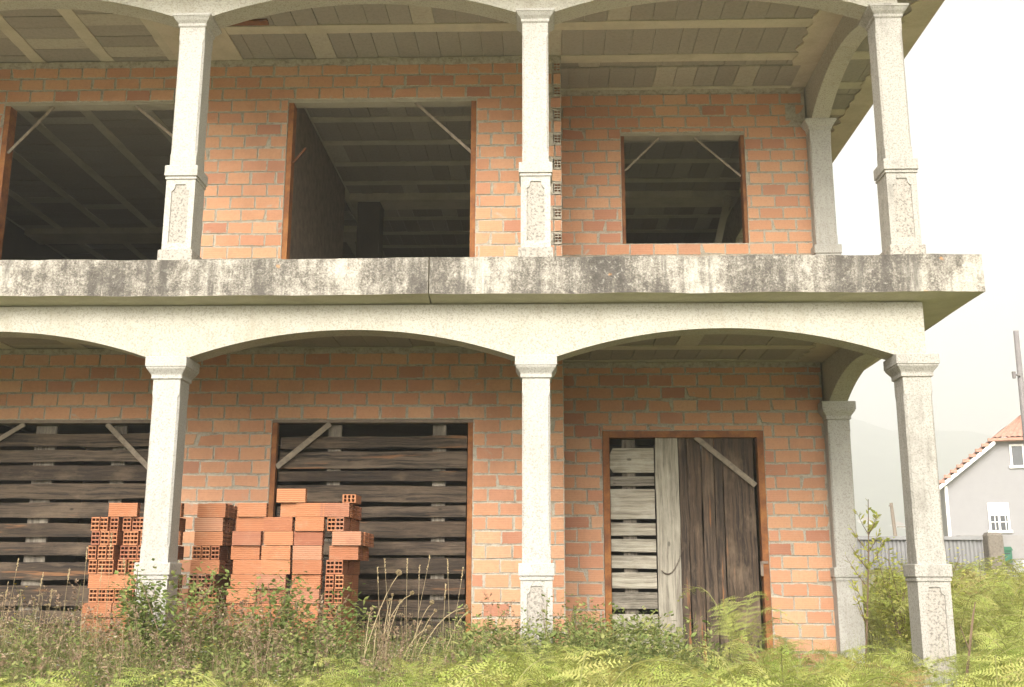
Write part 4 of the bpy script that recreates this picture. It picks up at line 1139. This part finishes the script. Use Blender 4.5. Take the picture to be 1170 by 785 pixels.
# utility pole with a bracket
pl=empty('utility_pole',(7.98,18,GB),'pale concrete utility pole rising at the edge of the view by the house','pole')
mb=MB(); mb.tube([(7.97,18,GB-.2),(8.02,18,1.7),(8.03,18,4.15)],[.06,.052,.042],10); mb.build('post',M['pole'],pl,True)
mb=MB(); mb.tube([(8.0,17.95,3.36),(7.88,17.9,3.38)],.015,6); mb.tube([(7.88,17.9,3.31),(7.88,17.9,3.42)],[.03,.035],8); mb.build('bracket',M['pole'],pl)
# far wooden pole with insulators
fp=empty('telegraph_pole',(28.7,90,GB),'far wooden telegraph pole seen over the metal gate','pole')
mb=MB(); mb.tube([(28.95,90,GB),(28.55,90,6.2)],[.2,.14],8); mb.build('post',M['timber'],fp)
mb=MB(); mb.box(28.35,28.62,89.8,90.05,5.9,6.0); mb.box(28.9,30.6,89.85,90,4.2,4.27); mb.build('crossarm',M['timber'],fp)
# far houses on the valley floor
def far_house(x,y,w,h,label):
    r=empty('far_house',(x,y,h-12),label,'house','distant houses on the misty hill'); b=MB(); b.box(x,x+w,y,y+8,h-12,h); b.build('wall',M['white'],r)
    b=MB(); b.prism([(x-.3,h),(x+w+.3,h),(x+w/2,h+3)],lambda u,v,k:(u,y-.2+8.4*k,v)); b.build('roof',M['tile'],r)
    b=MB(); b.box(x+w*.2,x+w*.35,y-.05,y+.01,h-2.2,h-1); b.box(x+w*.6,x+w*.75,y-.05,y+.01,h-2.2,h-1); b.build('window',M['glass'],r)
far_house(258,900,11,48,'tiny pale far house on the misty hill beside the inner column'); far_house(285,905,14,44,'tiny pale far house on the misty hill left of the telegraph pole')
# hill
mb=MB(); nx,ny=60,24
def ridge(x): 
    return 38-max(0,(x-60))*.17+6*sin(x*.021+1)+3*sin(x*.07) if x>-20 else 38+6*sin(x*.021+1)+3*sin(x*.07)
for j in range(ny+1):
    for i in range(nx+1):
        x=-400+1500*i/nx; t=j/ny; y=760+640*t; h=max(2,ridge(x*250/y)); z=GB-.5+(h+1)*(1-(1-t)**1.6)*(y/258)
        z+=(mnoise.noise((x*.01,y*.01,0))*12+mnoise.noise((x*.045,y*.045,0))*6)*min(1,t*3)
        mb.v.append((x,y,z))
for j in range(ny):
    for i in range(nx): a=j*(nx+1)+i; mb.f.append((a,a+1,a+nx+2,a+nx+1)); mb.m.append(0)
t=NT('hillside'); a=t.noise(.01,6,.7); b=t.noise(.06,5,.7)
c=t.mix(t.ramp(a,[(.44,0),(.56,1)]),(.03,.055,.032),(.09,.12,.07)); c=t.mix(t.ramp(b,[(.45,0),(.65,.8)]),c,(.03,.045,.022))
tag(mb.build('hill',t.set(c,.95,t.bump(b,.8,2)),None,True),'wooded hill fading into mist beyond the houses','hill',kind='structure')

# mist: one even volume round everything
def haze(density):
    mb=MB(); mb.box(-460,1250,-60,1480,-3.2,235); t=NT('mist_air')
    for l in list(t.t.links): t.t.links.remove(l)
    t.t.nodes.remove(t.b)
    v=t.n('ShaderNodeVolumePrincipled',{'Color':(.955,.965,.96,1),'Density':density,'Anisotropy':.15})
    t.t.links.new(v.outputs[0],t.out.inputs['Volume'])
    tag(mb.build('haze',t.mat),'pale even mist over the valley','haze',kind='stuff')
haze(.0018)

# ------------------------------------------------------------------ light
SUN_EL,SUN_AZ=radians(32),radians(190)      # azimuth clockwise from +Y
wd=bpy.data.worlds.new('World'); scene.world=wd; wd.use_nodes=True; nt=wd.node_tree
bg=nt.nodes['Background']; sky=nt.nodes.new('ShaderNodeTexSky'); sky.sky_type='NISHITA'; sky.sun_disc=False
sky.sun_elevation=SUN_EL; sky.sun_rotation=SUN_AZ; sky.air_density=1.0; sky.dust_density=6; sky.ozone_density=1
hs=nt.nodes.new('ShaderNodeHueSaturation'); hs.inputs['Saturation'].default_value=.12; nt.links.new(sky.outputs[0],hs.inputs['Color'])
mx=nt.nodes.new('ShaderNodeMix'); mx.data_type='RGBA'; mx.blend_type='MULTIPLY'; mx.inputs[0].default_value=1
nt.links.new(hs.outputs[0],mx.inputs[6]); mx.inputs[7].default_value=(1,.962,.915,1)
nt.links.new(mx.outputs[2],bg.inputs['Color']); bg.inputs['Strength'].default_value=.15
sl=bpy.data.lights.new('sun','SUN'); sl.energy=.95; sl.angle=radians(28); sl.color=(1,.95,.88)
so=bpy.data.objects.new('sun',sl); COL.objects.link(so)
d=Vector((sin(SUN_AZ)*cos(SUN_EL),cos(SUN_AZ)*cos(SUN_EL),sin(SUN_EL))); so.rotation_euler=d.to_track_quat('Z','Y').to_euler(); so.location=d*40

# ------------------------------------------------------------------ camera
cd=bpy.data.cameras.new('camera'); cam=bpy.data.objects.new('camera',cd); COL.objects.link(cam); scene.camera=cam
cd.sensor_width=36; cd.lens=36*1219.465/1170; cd.clip_start=.05; cd.clip_end=4000
th,ya,ro=radians(12.4218),radians(1.818),radians(.1448)
fwd=Vector((-sin(ya)*cos(th),cos(ya)*cos(th),sin(th))); right=Vector((cos(ya),sin(ya),0)); up=right.cross(fwd)
r2=right*cos(ro)+up*sin(ro); u2=-right*sin(ro)+up*cos(ro)
cam.matrix_world=Matrix(((r2.x,u2.x,-fwd.x,0),(r2.y,u2.y,-fwd.y,0),(r2.z,u2.z,-fwd.z,0),(0,0,0,1)))
vs=scene.view_settings; vs.view_transform='Standard'; vs.look='None'; vs.gamma=1; vs.exposure=1.28
scene.cycles.volume_bounces=1; scene.cycles.max_bounces=8; scene.cycles.diffuse_bounces=5; scene.cycles.transparent_max_bounces=8
scene.render.resolution_x=1024; scene.render.resolution_y=687
